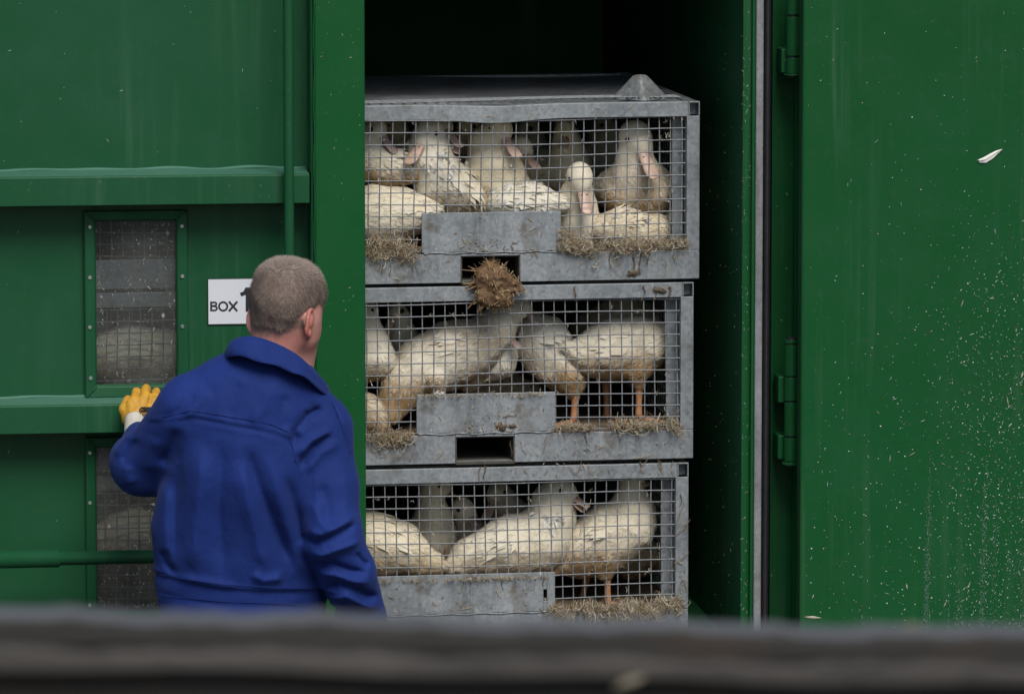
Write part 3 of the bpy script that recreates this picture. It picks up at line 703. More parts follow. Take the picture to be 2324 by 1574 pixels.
eye_me = {}
def duck(c, label, body, neck=(), head=None, bill=None, legs=(), thighs=(), open_=0.0, dirty=0.35, yel=0.3, belly=0.5, squash=0.9, grey=False, tuft=None, wing=None, seed=[0], hidden_legs=True, roll=0.0, lift=1.0):
    seed[0] += 1; sd_ = seed[0]
    pts = [(Z(c, x, y, dp), r*ZR) for x, y, dp, r in body]
    npts = [(Z(c, x, y, dp), r*ZR) for x, y, dp, r in neck]
    prims = []
    S3 = (1, squash, 1)
    for (a, ra), (b_, rb) in zip(pts, pts[1:]): prims.append((a, b_, ra, rb, S3, 0.03))
    if len(pts) == 1: prims.append((pts[0][0], pts[0][0], pts[0][1], pts[0][1], S3, 0.03))
    ch = ([pts[-1]] + npts) if npts else []
    nk = [(pts[-1][0], min(pts[-1][1], npts[0][1]*1.25))] + npts if npts else []
    for (a, ra), (b_, rb) in zip(nk, nk[1:]): prims.append((a, b_, ra, rb, (1, 1, 1), 0.035))
    tail_dir = (pts[0][0] - pts[-1][0]) if len(pts) > 1 else Vector((-.1, .1, 0))
    hd = bd = up = None
    if head:
        hp = Z(c, *head[:3]); hr = head[3]*ZR
        if npts: prims.append((npts[-1][0], hp, npts[-1][1], hr*0.85, (1, 1, 1), 0.02))
        bt = Z(c, *bill); bd = (bt - hp).normalized()
        up0 = Vector((0, -0.12, 1)); up = (up0 - bd*up0.dot(bd)).normalized()
        # skull: longer than wide, cheeks, brow running into the bill
        prims.append((hp - bd*hr*0.25, hp + bd*hr*0.30, hr*0.98, hr*0.86, (1, 1, 1), 0.012))
        prims.append((hp + bd*hr*0.3, hp + bd*hr*0.85 - up*hr*0.12, hr*0.72, hr*0.50, (1, 1, 1), 0.012))
    for x, y, dp, r, x2, y2, r2 in thighs: prims.append((Z(c, x, y, dp), Z(c, x2, y2, dp), r*ZR, r2*ZR, (1, 1, 1), 0.02))
    h = 0.0062
    d, lo, ax = sdf_grid(prims, h, 0.02)
    X, Y, ZZ = np.meshgrid(*[a.astype(np.float32) for a in ax], indexing='ij')
    d += 0.0028*wob(X*55, Y*55, ZZ*55, sd_) + 0.0045*wob(X*21, Y*21, ZZ*21, sd_*1.7)
    V, Fq = nets(d, lo, h); V = relax(V, Fq, 2, 0.4); N = vnormals(V, Fq)
    zl = np.array([p.z - r for p, r in pts]).min(); zh = np.array([p.z + r for p, r in pts]).max()
    hb = np.clip((V[:, 2]-zl)/(zh-zl) + 0.16*wob(V[:, 0]*34, V[:, 1]*30, V[:, 2]*12, sd_+8), 0, 1.3)
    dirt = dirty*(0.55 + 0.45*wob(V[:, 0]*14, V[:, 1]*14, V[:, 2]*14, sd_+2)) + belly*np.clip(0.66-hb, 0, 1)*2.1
    dirt += 0.25*dirty*wob(V[:, 0]*5, V[:, 1]*5, V[:, 2]*5, sd_)
    yy = np.clip(yel*(0.8 + 0.6*wob(V[:, 0]*9, V[:, 1]*9, V[:, 2]*9, sd_+5)), 0, 1)
    if head:
        dh = np.linalg.norm(V - np.array(hp), axis=1); dirt *= np.clip((dh - hr*0.9)/(hr*1.5), 0.15, 1)
    dirt = np.clip(dirt*1.45, 0, 1)
    base = Vector((sum(p.x for p, r in pts)/len(pts), sum(p.y for p, r in pts)/len(pts), zl)); bo = np.array(base)
    root = empty('duck', base); tag(root, label, 'duck', 'white ducks packed in the crates')
    obj('body', np_mesh('body', V - bo, Fq, M['duck'], {'dirt': dirt, 'yellow': yy}), root)
    # feathers lie back along the bird
    chain = pts + npts + ([(hp, hr)] if head else [])
    best = np.full(len(V), 1e9); flow = np.tile(np.array(tail_dir.normalized()), (len(V), 1))
    for (a, ra), (b_, rb) in zip(chain, chain[1:]):
        A, B = np.array(a), np.array(b_); BA = B-A; L2 = max(BA.dot(BA), 1e-8)
        t = np.clip(((V-A)@BA)/L2, 0, 1); q = np.linalg.norm(V - A - t[:, None]*BA, axis=1); k = q < best
        best[k] = q[k]; flow[k] = -BA/math.sqrt(L2)
    flow = flow + np.array([0, 0, -0.22])
    qb = np.full(len(V), 1e9); qn = np.full(len(V), 1e9)
    for chn, q_ in ((pts, qb), (npts + ([(hp, hr)] if head else []), qn)):
        for (a, ra), (b_, rb) in (zip(chn, chn[1:]) if len(chn) > 1 else zip(chn, chn)):
            A, B = np.array(a), np.array(b_); BA = B-A; L2 = max(BA.dot(BA), 1e-8); t = np.clip(((V-A)@BA)/L2, 0, 1)
            np.minimum(q_, np.linalg.norm((V - A - t[:, None]*BA)/np.array(S3), axis=1) - (ra + t*(rb-ra)), out=q_)
    onneck = (qn < qb - 0.004)
    keepb = np.ones(len(V), bool) if not head else (np.linalg.norm(V - np.array(hp), axis=1) > hr*1.35)
    keepn = keepb & onneck; keepb = keepb & ~onneck
    nb = int(min(4600, max(600, keepb.sum()*0.8)))
    VV, T3, dd, y2 = feathers(V, N, flow, dirt, yy, nb, 0.008*lift, 0.018*lift, sd_, keepb)
    if keepn.sum() > 30:                                # short down on the neck
        V2, T2, d2, z2 = feathers(V, N, flow, dirt*.6, yy, int(min(1500, keepn.sum()*.6)), 0.006, 0.011, sd_+3, keepn, 0.10)
        T3 = np.concatenate([T3, T2 + len(VV)]); VV = np.concatenate([VV, V2]); dd = np.concatenate([dd, d2]); y2 = np.concatenate([y2, z2])
    o = obj('plumage', np_mesh('plumage', VV - bo, T3, M['duck'], {'dirt': dd, 'yellow': y2}), root)
    V_face = (N@np.array(CN)) < -0.15
    if wing:                                            # long quills laid along the flank, from the shoulder to their tips
        A, B = np.array(Z(c, *wing[0:3])), np.array(Z(c, *wing[3:6])); ww = wing[6]*ZR
        BA = (B-A)*np.array([1, 0, 1]); q = (V-A)*np.array([1, 0, 1]); L2 = BA@BA; t = (q@BA)/L2; dist = np.linalg.norm(q - t[:, None]*BA, axis=1)
        kp = V_face & (t > -0.05) & (t < 0.8) & (dist < ww*(0.75 - 0.45*t))
        if kp.sum() > 20:
            fl = np.tile((B-A)/np.linalg.norm(B-A), (len(V), 1)); r_ = np.random.default_rng(sd_)
            VV, T3, dd, y2 = feathers(V, N, fl*4, np.clip(dirt*0.7, 0, 1), yy, int(min(60, 18 + kp.sum()*.08)), 0.028, 0.052, sd_+9, kp, 0.05)
            obj('wing', np_mesh('wing', VV - bo, T3, M['duck'], {'dirt': np.clip(dd + np.repeat(r_.normal(0, .12, len(dd)//5), 5), 0, 1), 'yellow': y2}), root)
    if tuft:
        r = np.random.default_rng(sd_+50); x, y, dp, sp, cnt = tuft; A = np.array(Z(c, x, y, dp))
        fi = np.flatnonzero(V_face); tg = A + r.normal(0, 1, (cnt, 3))*np.array([sp*ZR*.6, 0, sp*ZR*.35])
        P0 = np.array([V[fi[np.argmin(((V[fi]-q)**2*np.array([1, .02, 1])).sum(1))]] for q in tg]); V0 = []; T0 = []
        for k in range(cnt):
            L = r.uniform(.012, .03); t = np.array([r.normal(0, 1), -0.45, r.normal(-0.1, .7)]); t /= np.linalg.norm(t); s_ = np.cross(t, [0, -1, 0.1]); s_ /= np.linalg.norm(s_); w = L*.2
            n0 = len(V0); V0 += [P0[k], P0[k] + t*L*.5 + s_*w, P0[k] + t*L + np.array([0, 0, -L*.2]), P0[k] + t*L*.5 - s_*w]; T0 += [(n0, n0+1, n0+2), (n0, n0+2, n0+3)]
        V0 = np.array(V0); obj('ruffled_feathers', np_mesh('ruffled_feathers', V0 - bo, np.array(T0), M['white_bit']), root)['kind'] = 'stuff'
    if head:
        L = (bt - hp).length; fb = hp + bd*hr*0.80 - up*hr*0.08
        mb = bill_mesh(fb, bd, up, max(0.02, L - hr*0.80), hr*0.68, hr*0.60, open_)
        mb.build('bill', [M['bill_grey'] if grey else M['bill'], M['eye']], root, True, base)
        side = bd.cross(up).normalized()
        for s in (-1, 1):
            e = hp + bd*hr*0.22 + side*(s*hr*0.84) + up*hr*0.26
            mb = MB(); mb.ball(e, 0.0062, (1, 1, 1), 12, 8); mb.build('eye', M['eye'], root, True, base)
    for (x0, y0, x1, y1, dp, fx, fd) in legs:           # from the hock to the floor; the foot points fx sideways, fd towards the mesh
        a, b_ = Z(c, x0, y0, dp), Z(c, x1, y1, dp)
        mb = MB(); mid = a.lerp(b_, 0.5)
        mb.tube([a + Vector((0, 0, .012)), a, a.lerp(b_, .25), mid, a.lerp(b_, .85), b_], [.0115, .0105, .0085, .0078, .0085, .0105], 10)
        t = (CX*fx - CN*fd).normalized(); s_ = Vector((-t.y, t.x, 0)); f0 = b_ + Vector((0, 0, -0.002))
        for zoff in (0,):
            tips = [f0 + t*0.055 + s_*0.026, f0 + t*0.066, f0 + t*0.055 - s_*0.026]
            web = [f0 + t*0.047 + s_*0.013, f0 + t*0.047 - s_*0.013]
            rim = [f0 - t*0.012 + s_*.004, tips[0], web[0], tips[1], web[1], tips[2], f0 - t*0.012 - s_*.004]
            top = [p + Vector((0, 0, -0.008 if 0 < i < 6 else 0.004)) for i, p in enumerate(rim)] ; bot = [p + Vector((0, 0, -0.012 if 0 < i < 6 else -0.01)) for i, p in enumerate(rim)]
            cen = f0 + t*0.01 + Vector((0, 0, 0.006)); n0 = 0
            vv = top + bot + [cen]; ff = [(i, i+1, 14) for i in range(6)] + [(6, 0, 14)] + [(i+7, i, (i+1) % 7) for i in range(7)] + [(i+7, (i+1) % 7, (i+1) % 7 + 7) for i in range(7)]
            mb.add(vv, ff)
        for tp in tips: mb.tube([f0 + Vector((0, 0, .003)), f0.lerp(tp, .55) + Vector((0, 0, -.004)), tp + Vector((0, 0, -0.0085))], [.0062, .0048, .003], 6)
        mb.build('leg', M['leg'], root, True, base)
    return root

# ---- top crate
duck('t', 'duck with raised head, bill hanging, at the right end of the top crate', [(1640, 830, .20, 130), (1760, 840, .155, 165), (1880, 850, .15, 150)],
     [(1800, 720, .125, 118), (1785, 610, .12, 96)], (1800, 505, .105, 104), (1925, 750, .02), dirty=.4, belly=.45, yel=.35)
duck('t', 'duck looking down at the mesh, right of the plate of the top crate', [(1250, 1010, .15, 90), (1420, 1110, .135, 130)],
     [(1415, 970, .125, 112), (1405, 870, .11, 100)], (1425, 765, .075, 86), (1485, 985, .008), dirty=.12, belly=.1, yel=.5)
duck('t', 'duck lying on its side low in the right corner of the top crate, toes showing', [(1560, 1090, .10, 90), (1740, 1095, .095, 112), (1900, 1110, .10, 100)],
     [(1985, 1060, .16, 70)], (2020, 1010, .16, 62), (2075, 1120, .125), dirty=.45, belly=.2, yel=.5, grey=True, wing=(1640, 1010, .02, 1830, 1060, .03, 80), tuft=(1800, 1000, .02, 60, 20))
duck('t', 'duck facing out from the back of the top crate, its head just under the rail', [(1250, 760, .34, 120), (1360, 760, .33, 165)],
     [(1345, 620, .31, 95), (1340, 520, .30, 75)], (1338, 435, .30, 70), (1318, 560, .24), dirty=.2, belly=.55, yel=.35)
duck('t', 'thick-necked duck standing in the middle of the top crate above the plate', [(1010, 860, .24, 130), (900, 830, .17, 185)],
     [(850, 680, .15, 165), (830, 540, .16, 125)], (895, 440, .13, 88), (1030, 612, .045), dirty=.15, belly=.25, yel=.55)
duck('t', 'duck whose pink bill rests on the neck of the thick-necked duck', [(1080, 760, .36, 110), (1010, 700, .33, 115)],
     [(1000, 600, .26, 75)], (1040, 560, .20, 68), (1160, 692, .12), dirty=.3, belly=.4, yel=.3)
duck('t', 'duck with fluffed white breast and lowered bill, left of the plate of the top crate', [(780, 940, .13, 70), (640, 860, .12, 150), (500, 770, .11, 150)],
     [(440, 640, .10, 125), (440, 540, .10, 108)], (430, 470, .09, 96), (295, 655, .02), dirty=.2, belly=.35, yel=.35, tuft=(560, 680, .02, 150, 40), wing=(640, 740, .035, 820, 960, .03, 110))
duck('t', 'duck with an open bill under the dented rail of the top crate', [(600, 640, .33, 100), (540, 560, .28, 100)],
     [(510, 480, .20, 75)], (530, 430, .15, 68), (650, 545, .06), open_=.28, dirty=.25, yel=.5)
duck('t', 'duck at the upper left of the top crate with a grey bill pointing down', [(320, 740, .08, 55), (170, 690, .11, 110), (10, 650, .14, 130)],
     [(30, 520, .13, 80)], (90, 440, .12, 80), (235, 590, .07), dirty=.5, belly=.35, yel=.2, grey=True, wing=(120, 620, .03, 310, 690, .03, 90))
duck('t', 'large-backed duck pressed on the mesh in the lower left of the top crate', [(490, 975, .06, 45), (320, 1000, .085, 135), (120, 1010, .10, 175), (-90, 1020, .11, 180)], dirty=.2, belly=.2, yel=.4, wing=(180, 850, .02, 470, 980, .02, 130))
duck('t', 'duck with ruffled white wing feathers directly behind the plate of the top crate', [(1290, 930, .07, 60), (1120, 930, .09, 115), (930, 930, .10, 110)], dirty=.05, belly=.05, yel=.1, tuft=(1090, 830, .015, 170, 60), wing=(960, 850, .02, 1180, 960, .02, 120))
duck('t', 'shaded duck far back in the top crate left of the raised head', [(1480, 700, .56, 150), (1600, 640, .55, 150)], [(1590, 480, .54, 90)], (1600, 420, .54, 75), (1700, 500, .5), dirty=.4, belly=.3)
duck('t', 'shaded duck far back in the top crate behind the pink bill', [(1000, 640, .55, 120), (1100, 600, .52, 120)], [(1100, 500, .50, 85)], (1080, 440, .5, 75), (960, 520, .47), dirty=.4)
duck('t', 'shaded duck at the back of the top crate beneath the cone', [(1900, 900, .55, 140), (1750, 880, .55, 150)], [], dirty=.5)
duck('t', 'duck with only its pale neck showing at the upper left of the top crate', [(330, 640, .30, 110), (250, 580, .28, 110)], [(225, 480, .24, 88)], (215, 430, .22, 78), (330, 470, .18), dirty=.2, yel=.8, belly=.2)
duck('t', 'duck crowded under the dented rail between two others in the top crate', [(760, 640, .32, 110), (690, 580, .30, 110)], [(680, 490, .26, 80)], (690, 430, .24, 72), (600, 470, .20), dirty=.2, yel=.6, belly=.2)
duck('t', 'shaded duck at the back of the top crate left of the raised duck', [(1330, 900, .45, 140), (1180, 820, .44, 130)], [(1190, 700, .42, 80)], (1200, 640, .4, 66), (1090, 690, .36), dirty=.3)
# ---- middle crate
duck('m', 'big duck leaning forward across the left half of the middle crate', [(190, 960, .09, 75), (270, 800, .11, 130), (430, 640, .13, 190), (620, 570, .13, 200), (770, 500, .125, 150)],
     [(880, 400, .12, 105), (950, 315, .12, 85)], (1060, 268, .12, 58), (1165, 365, .085), dirty=.42, belly=.62, yel=.2, squash=.8, thighs=[(480, 760, .07, 75, 505, 850, 38)], grey=True, wing=(760, 450, .015, 480, 560, .005, 110), tuft=(505, 840, .04, 30, 16))
duck('m', 'white-breasted duck with a pink bill behind the leaning duck of the middle crate', [(700, 740, .22, 85), (885, 605, .17, 122)], [(915, 470, .16, 70)], (930, 415, .15, 58), (1035, 522, .085), dirty=.08, belly=.25, yel=.05, grey=True)
duck('m', 'duck seen from behind, upright in the centre of the middle crate', [(1400, 770, .13, 70), (1310, 660, .15, 135), (1200, 520, .17, 170), (1110, 410, .19, 115)], dirty=.35, belly=.55, yel=.1, squash=.85,
     thighs=[(1370, 740, .11, 70, 1392, 845, 32)], legs=[(1397, 850, 1385, 1012, .11, -.85, .5)], wing=(1200, 430, .03, 1370, 530, .02, 80))
duck('m', 'stained duck standing on one visible orange leg in the right of the middle crate', [(1350, 525, .10, 42), (1470, 575, .115, 105), (1640, 545, .13, 185), (1820, 520, .13, 180), (1900, 500, .14, 120)], [(1950, 470, .22, 85)], dirty=.32, belly=.42, yel=.3, squash=.78,
     thighs=[(1800, 690, .10, 80, 1822, 775, 42)], legs=[(1815, 790, 1812, 985, .10, .8, .45), (1600, 790, 1605, 985, .24, .8, .3)], wing=(1830, 500, .0, 1600, 560, .0, 110))
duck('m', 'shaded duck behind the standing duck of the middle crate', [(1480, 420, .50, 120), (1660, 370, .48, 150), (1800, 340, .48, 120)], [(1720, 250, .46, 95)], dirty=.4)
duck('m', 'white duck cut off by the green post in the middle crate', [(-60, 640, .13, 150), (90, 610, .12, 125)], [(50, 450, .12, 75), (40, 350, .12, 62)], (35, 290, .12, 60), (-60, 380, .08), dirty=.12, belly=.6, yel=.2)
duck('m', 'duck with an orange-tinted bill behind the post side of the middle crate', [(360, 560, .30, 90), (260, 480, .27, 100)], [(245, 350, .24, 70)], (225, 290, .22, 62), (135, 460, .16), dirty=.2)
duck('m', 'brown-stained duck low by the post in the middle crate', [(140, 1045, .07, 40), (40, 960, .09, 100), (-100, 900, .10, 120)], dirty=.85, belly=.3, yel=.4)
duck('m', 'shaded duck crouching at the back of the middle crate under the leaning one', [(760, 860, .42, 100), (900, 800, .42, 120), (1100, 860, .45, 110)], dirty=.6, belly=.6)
# ---- lowest crate
duck('b', 'duck with its tail to the right, at the left of the lowest crate', [(550, 750, .07, 22), (420, 725, .09, 85), (230, 640, .11, 170), (40, 610, .12, 200), (-120, 600, .13, 180)], dirty=.32, belly=.3, yel=.45, wing=(60, 500, .01, 290, 640, .005, 150))
duck('b', 'duck with a tall neck behind the tail of another in the lowest crate', [(250, 640, .26, 120), (450, 590, .25, 165)], [(470, 430, .23, 95), (455, 310, .22, 82)], (480, 225, .22, 78), (600, 250, .22), dirty=.2, belly=.4, yel=.35)
duck('b', 'duck with its grey open bill raised, in the centre of the lowest crate', [(540, 790, .09, 35), (740, 690, .11, 125), (950, 640, .12, 195), (1170, 590, .125, 205)], [(1270, 420, .12, 118), (1245, 320, .115, 100)], (1305, 255, .11, 92), (1495, 350, .075), open_=.30, dirty=.22, belly=.3, yel=.25, squash=.85, wing=(1060, 520, .0, 830, 700, .0, 150), tuft=(1260, 490, .005, 90, 26))
duck('b', 'duck showing only its head and mauve bill in the lowest crate', [(640, 600, .32, 110), (700, 540, .30, 90)], [(680, 440, .27, 72)], (670, 380, .25, 74), (785, 525, .19), dirty=.2, grey=True)
duck('b', 'duck lowering a pink bill to the left in the lowest crate', [(1040, 460, .36, 110), (980, 420, .33, 105)], [(930, 320, .29, 75)], (895, 270, .27, 70), (800, 440, .21), dirty=.2, yel=.3)
duck('b', 'duck on an orange leg, neck behind the rail, right in the lowest crate', [(1255, 770, .12, 45), (1430, 660, .13, 155), (1620, 570, .13, 195), (1760, 520, .13, 140)], [(1785, 390, .13, 108), (1765, 250, .13, 86)], (1775, 170, .13, 78), (1880, 210, .10), dirty=.28, belly=.5, yel=.3, squash=.8,
     thighs=[(1590, 720, .10, 85, 1605, 800, 42)], legs=[(1607, 810, 1610, 995, .10, .9, .35), (1470, 830, 1440, 990, .22, -.5, .4)], wing=(1600, 480, .0, 1440, 590, .0, 110))
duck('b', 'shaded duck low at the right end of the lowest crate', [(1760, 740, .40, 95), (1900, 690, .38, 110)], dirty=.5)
# ---- behind the dusty windows
duck('m', 'pale duck dimly seen at the left of the upper dusty window', [(-1750, 600, .08, 120), (-1520, 590, .09, 190), (-1300, 570, .10, 170)], dirty=.25)
duck('m', 'pale duck dimly seen at the right edge of the upper dusty window', [(-1180, 700, .10, 120), (-1050, 620, .10, 160)], [(-1080, 480, .10, 80)], (-1100, 420, .10, 65), (-1200, 500, .06), dirty=.25)
duck('b', 'pale duck seen dimly through the lower dusty window', [(-1700, 600, .08, 120), (-1500, 560, .09, 190), (-1300, 560, .10, 170)], dirty=.3)

# ================================================================== the man in blue workwear
YM = -0.45
man = empty('person', P(600, 1400, YM)); man.location.z = 0.0
tag(man, 'man with cropped fair hair in blue workwear seen from behind, yellow glove on the rail', 'person')
MO = np.array(man.location)
mp = mpp(P(600, 900, YM))
def B_(x, y, dY=0.0): return P(x, y, YM + dY)
def C(a, b, ra, rb, s=(1, 1, 1), k=0.03):               # capsule from picture points (x, y, depth behind the man's middle)
    return (B_(*a), B_(*b), ra*mp, rb*mp, s, k)
m, nt, b = mat('skin', 0.5, 0, 0.35)
n1 = noise(nt, coords(nt), 14, 5, 0.6); n2 = noise(nt, coords(nt), 190, 3)
at = node(nt, 'ShaderNodeAttribute', attribute_name='flush')
colr = mix(nt, ramp(nt, n1, [(0.3, 0.0), (0.75, 1.0)]), (0.52, 0.275, 0.23), (0.46, 0.215, 0.178))
colr = mix(nt, at.outputs['Fac'], colr, (0.42, 0.115, 0.09))
nt.links.new(colr, b.inputs['Base Color']); bump(nt, b, n2, 0.15, 0.001)
b.inputs['Subsurface Weight'].default_value = 0.08; b.inputs['Subsurface Radius'].default_value = (0.01, 0.004, 0.002)
M['skin'] = m
m, nt, b = mat('cropped_hair', 0.75, 0, 0.3)
n1 = noise(nt, coords(nt), 22, 5, 0.6); at = node(nt, 'ShaderNodeAttribute', attribute_name='tone')
colr = mix(nt, ramp(nt, n1, [(0.3, 0.0), (0.7, 1.0)]), (0.150, 0.112, 0.092), (0.220, 0.168, 0.140))
colr = mix(nt, at.outputs['Fac'], colr, (0.33, 0.275, 0.242)); nt.links.new(colr, b.inputs['Base Color']); M['hair'] = m
def cloth(name, a, c, sheen=0.06):
    m, nt, b = mat(name, 0.8, 0, 0.25)
    n1 = noise(nt, coords(nt), 5, 4); n2 = noise(nt, coords(nt, (1, 1, 1)), 420, 2); n3 = noise(nt, coords(nt), 38, 4, 0.6)
    nt.links.new(mix(nt, ramp(nt, n1, [(0.3, 0.0), (0.7, 1.0)]), a, c), b.inputs['Base Color'])
    bump(nt, b, math_n(nt, 'ADD', math_n(nt, 'MULTIPLY', n2, 0.22), math_n(nt, 'ADD', math_n(nt, 'MULTIPLY', n3, 0.6), math_n(nt, 'MULTIPLY', noise(nt, coords(nt, (1, 1, .45)), 16, 3, 0.5, 1.2), 1.4))), 0.5, 0.006)
    b.inputs['Sheen Weight'].default_value = sheen; b.inputs['Sheen Tint'].default_value = (0.5, 0.6, 1, 1); return m
M['blue'] = cloth('blue_workwear', (0.0045, 0.0195, 0.125), (0.0075, 0.027, 0.165))
M['glove'] = simple('yellow_glove', (0.40, 0.20, 0.025), (0.62, 0.34, 0.03), 34, 0.65, bstr=0.35, bdist=0.004)
M['cuff'] = simple('knitted_cuff', (0.48, 0.46, 0.40), (0.60, 0.58, 0.52), 60, 0.9, bstr=0.5)
M['boot'] = simple('black_boot', (0.015, 0.015, 0.015), (0.03, 0.03, 0.028), 20, 0.5)

# ---- body: head turned away to the right, neck, trunk, arms, legs: one surface
zf = 0.10
fd = Vector((0.60, 0.78, -0.24)).normalized()           # where the face looks
hc = B_(649, 680)                                       # middle of the skull
def HD(f, s, u):                                        # point in the head's own frame, metres: forward, to its right, up
    sd = fd.cross(Vector((0, 0, 1))).normalized(); up = sd.cross(fd)
    return hc + fd*f + sd*s + up*u
body = [
    (HD(-0.012, 0, 0.006), HD(0.022, 0, 0.010), 0.0745, 0.072, (1, 1, 1.05), 0.02),
    (HD(0.036, 0, -0.005), HD(0.048, 0, -0.045), 0.060, 0.055, (1, 1, 1), 0.03),
    (HD(0.050, 0.022, -0.070), HD(0.075, 0.0, -0.108), 0.040, 0.032, (1, 1, 1), 0.03),
    (HD(0.050, -0.022, -0.070), HD(0.075, 0.0, -0.108), 0.040, 0.032, (1, 1, 1), 0.03),
    (HD(0.020, 0.040, -0.045), HD(0.030, 0.038, -0.08), 0.034, 0.026, (1, 1, 1), 0.03),
    (HD(0.104, 0, -0.010), HD(0.128, 0, -0.042), 0.010, 0.0135, (1, 1, 1), 0.012),       # nose
    (HD(0.098, 0.03, 0.012), HD(0.102, 0.006, 0.010), 0.010, 0.009, (1, 1, 1), 0.012),    # brows
    (HD(0.098, -0.03, 0.012), HD(0.102, -0.006, 0.010), 0.010, 0.009, (1, 1, 1), 0.012),
    (HD(0.103, 0.016, -0.071), HD(0.103, -0.016, -0.071), 0.0075, 0.0075, (1, 1, 1), 0.006),   # lips
    (HD(0.104, 0.013, -0.079), HD(0.104, -0.013, -0.079), 0.008, 0.008, (1, 1, 1), 0.006),
    C((628, 738, 0.02), (632, 840, 0.02), 59, 58, (1, 1, 1), 0.04),
    C((652, 770, 0.045), (648, 830, 0.04), 44, 48, (1, 1, 1), 0.04),
    C((585, 960, 0.0), (560, 1180, 0.03), 115, 120, (1, 0.55, 1), 0.06),
    C((560, 1180, 0.03), (560, 1400, 0.04), 120, 125, (1, 0.45, 1), 0.06),
    C((430, 925, 0), (740, 960, 0), 48, 48, (1, 1, 1), 0.06),
    C((430, 925, 0), (322, 1060, 0.13), 48, 38), C((322, 1060, 0.13), (312, 972, 0.33), 36, 17),
    C((738, 965, 0), (752, 1210, -0.05), 50, 40), C((752, 1210, -0.05), (826, 1400, 0.03), 40, 27),
]
hipz = B_(560, 1500).z
for s in (-1, 1):
    hx = B_(560, 1440).x
    body += [(Vector((hx + s*0.09, YM, hipz)), Vector((hx + s*0.10, YM + 0.01, hipz*0.52)), 0.095, 0.062, (1, 1, 1), 0.05),
             (Vector((hx + s*0.10, YM + 0.01, hipz*0.52)), Vector((hx + s*0.11, YM - 0.01, zf)), 0.060, 0.042, (1, 1, 1), 0.03),
             (Vector((hx + s*0.11, YM - 0.01, zf - 0.02)), Vector((hx + s*0.12, YM + 0.13, 0.05)), 0.045, 0.038, (1, 1, 0.8), 0.03)]
def ear(s, out):
    """helix rim, lobe and bowl of an ear; s = side"""
    o = []
    pts = []
    for a in np.linspace(-2.4, 2.1, 11):
        pts.append(HD(-0.010 + 0.017*math.cos(a)*-1 + out*-0.010, s*(0.071 + out*0.0125 + 0.005*math.cos(a)), -0.051 + 0.031*math.sin(a)))
    for a_, b2 in zip(pts, pts[1:]): o.append((a_, b2, 0.0050, 0.0050, (1, 1, 1), 0.004))
    o.append((HD(-0.004, s*0.072, -0.033), HD(-0.006, s*0.072, -0.067), 0.009, 0.008, (1, 1, 1), 0.008))
    o.append((HD(-0.014, s*(0.073 + out*.004), -0.053), HD(-0.014, s*(0.073 + out*.004), -0.043), 0.012, 0.012, (1, 1, 1), 0.008))
    o.append((HD(0.000, s*0.073, -0.081), HD(-0.002, s*0.072, -0.085), 0.0075, 0.007, (1, 1, 1), 0.008))
    return o
body += ear(1, 1.0) + ear(-1, 0.15)
h = 0.0046
d, lo, ax = sdf_grid(body, h, 0.02)
V, Fq = nets(d, lo, h); V = relax(V, Fq, 2, 0.45)
sdv = np.array(fd.cross(Vector((0, 0, 1))).normalized()); fdn = np.array(fd); upn = np.cross(sdv, fdn)
rel = V - np.array(hc); hf, hs, hu = rel@fdn, rel@sdv, rel@upn
Vb, Fb, Nb = V, Fq, vnormals(V, Fq)
flush = np.clip((np.abs(hs)-0.078)/0.012, 0, 1)*(hu > -0.09)*(hu < 0.03)*0.75 + 0.35*np.clip(1-np.abs(hu+0.10)/0.05, 0, 1)*(hs > 0)
obj('body', np_mesh('body', V - MO, Fq, M['skin'], {'flush': np.clip(flush, 0, 1)}), man)
mb = MB()
for s in (-1, 1): mb = MB(); mb.ball(HD(0.096, s*0.031, -0.006), 0.012, (1, 1, 1), 12, 8); mb.build('eye', M['eye'], man, True, man.location)

# ---- hair: a close shell over the scalp plus single short hairs
hp_ = [(HD(-0.012, 0, 0.008), HD(0.022, 0, 0.013), 0.0775, 0.075, (1, 1, 1.06), 0.02), (HD(-0.006, 0.004, 0.024), HD(0.016, 0.0, 0.024), 0.059, 0.057, (1, 1, 1), 0.03),
       (HD(0.030, 0, 0.010), HD(0.034, 0, 0.0), 0.064, 0.060, (1, 1, 1), 0.03),
       C((628, 730, 0.02), (628, 790, 0.0), 58, 60, (1, 1, 1), 0.035)]
d, lo, ax = sdf_grid(hp_, 0.0042, 0.02)
X, Y, ZZ = np.meshgrid(*[a.astype(np.float32) for a in ax], indexing='ij')
G = np.stack([X, Y, ZZ], -1) - np.array(hc); gf, gs, gu = G@fdn, G@sdv, G@upn
d -= 0.0016*wob(X*95, Y*95, ZZ*60, 3.0)
back = np.clip((0.02 - gf)/0.06, 0, 1)
line = -0.016 - 0.056*back - 0.012*np.exp(-((gs-0.028)/0.022)**2)*back + 0.018*np.exp(-((np.abs(gs)-0.085)/0.02)**2) + np.clip((gf-0.055)/0.03, 0, 1)*0.075
d = np.maximum(d, (line - gu)*0.7 - 0.0)
V, Fq = nets(d, lo, 0.0042); V = relax(V, Fq, 2, 0.4); N = vnormals(V, Fq)
rel = V - np.array(hc); hf, hs, hu = rel@fdn, rel@sdv, rel@upn
tone = np.clip((hu-0.03)/0.07, 0, 1)*0.8
r = np.random.default_rng(5); cnt = 15000
Fc = V[Fq].mean(1); Fn = N[Fq].mean(1); ok = np.flatnonzero((Fc - np.array(hc))@upn > -0.10)
ids = r.choice(ok, cnt); p = V[Fq[ids, r.integers(0, 4, cnt)]]*0.5 + Fc[ids]*0.5; n = Fn[ids]; n /= np.linalg.norm(n, axis=1)[:, None]
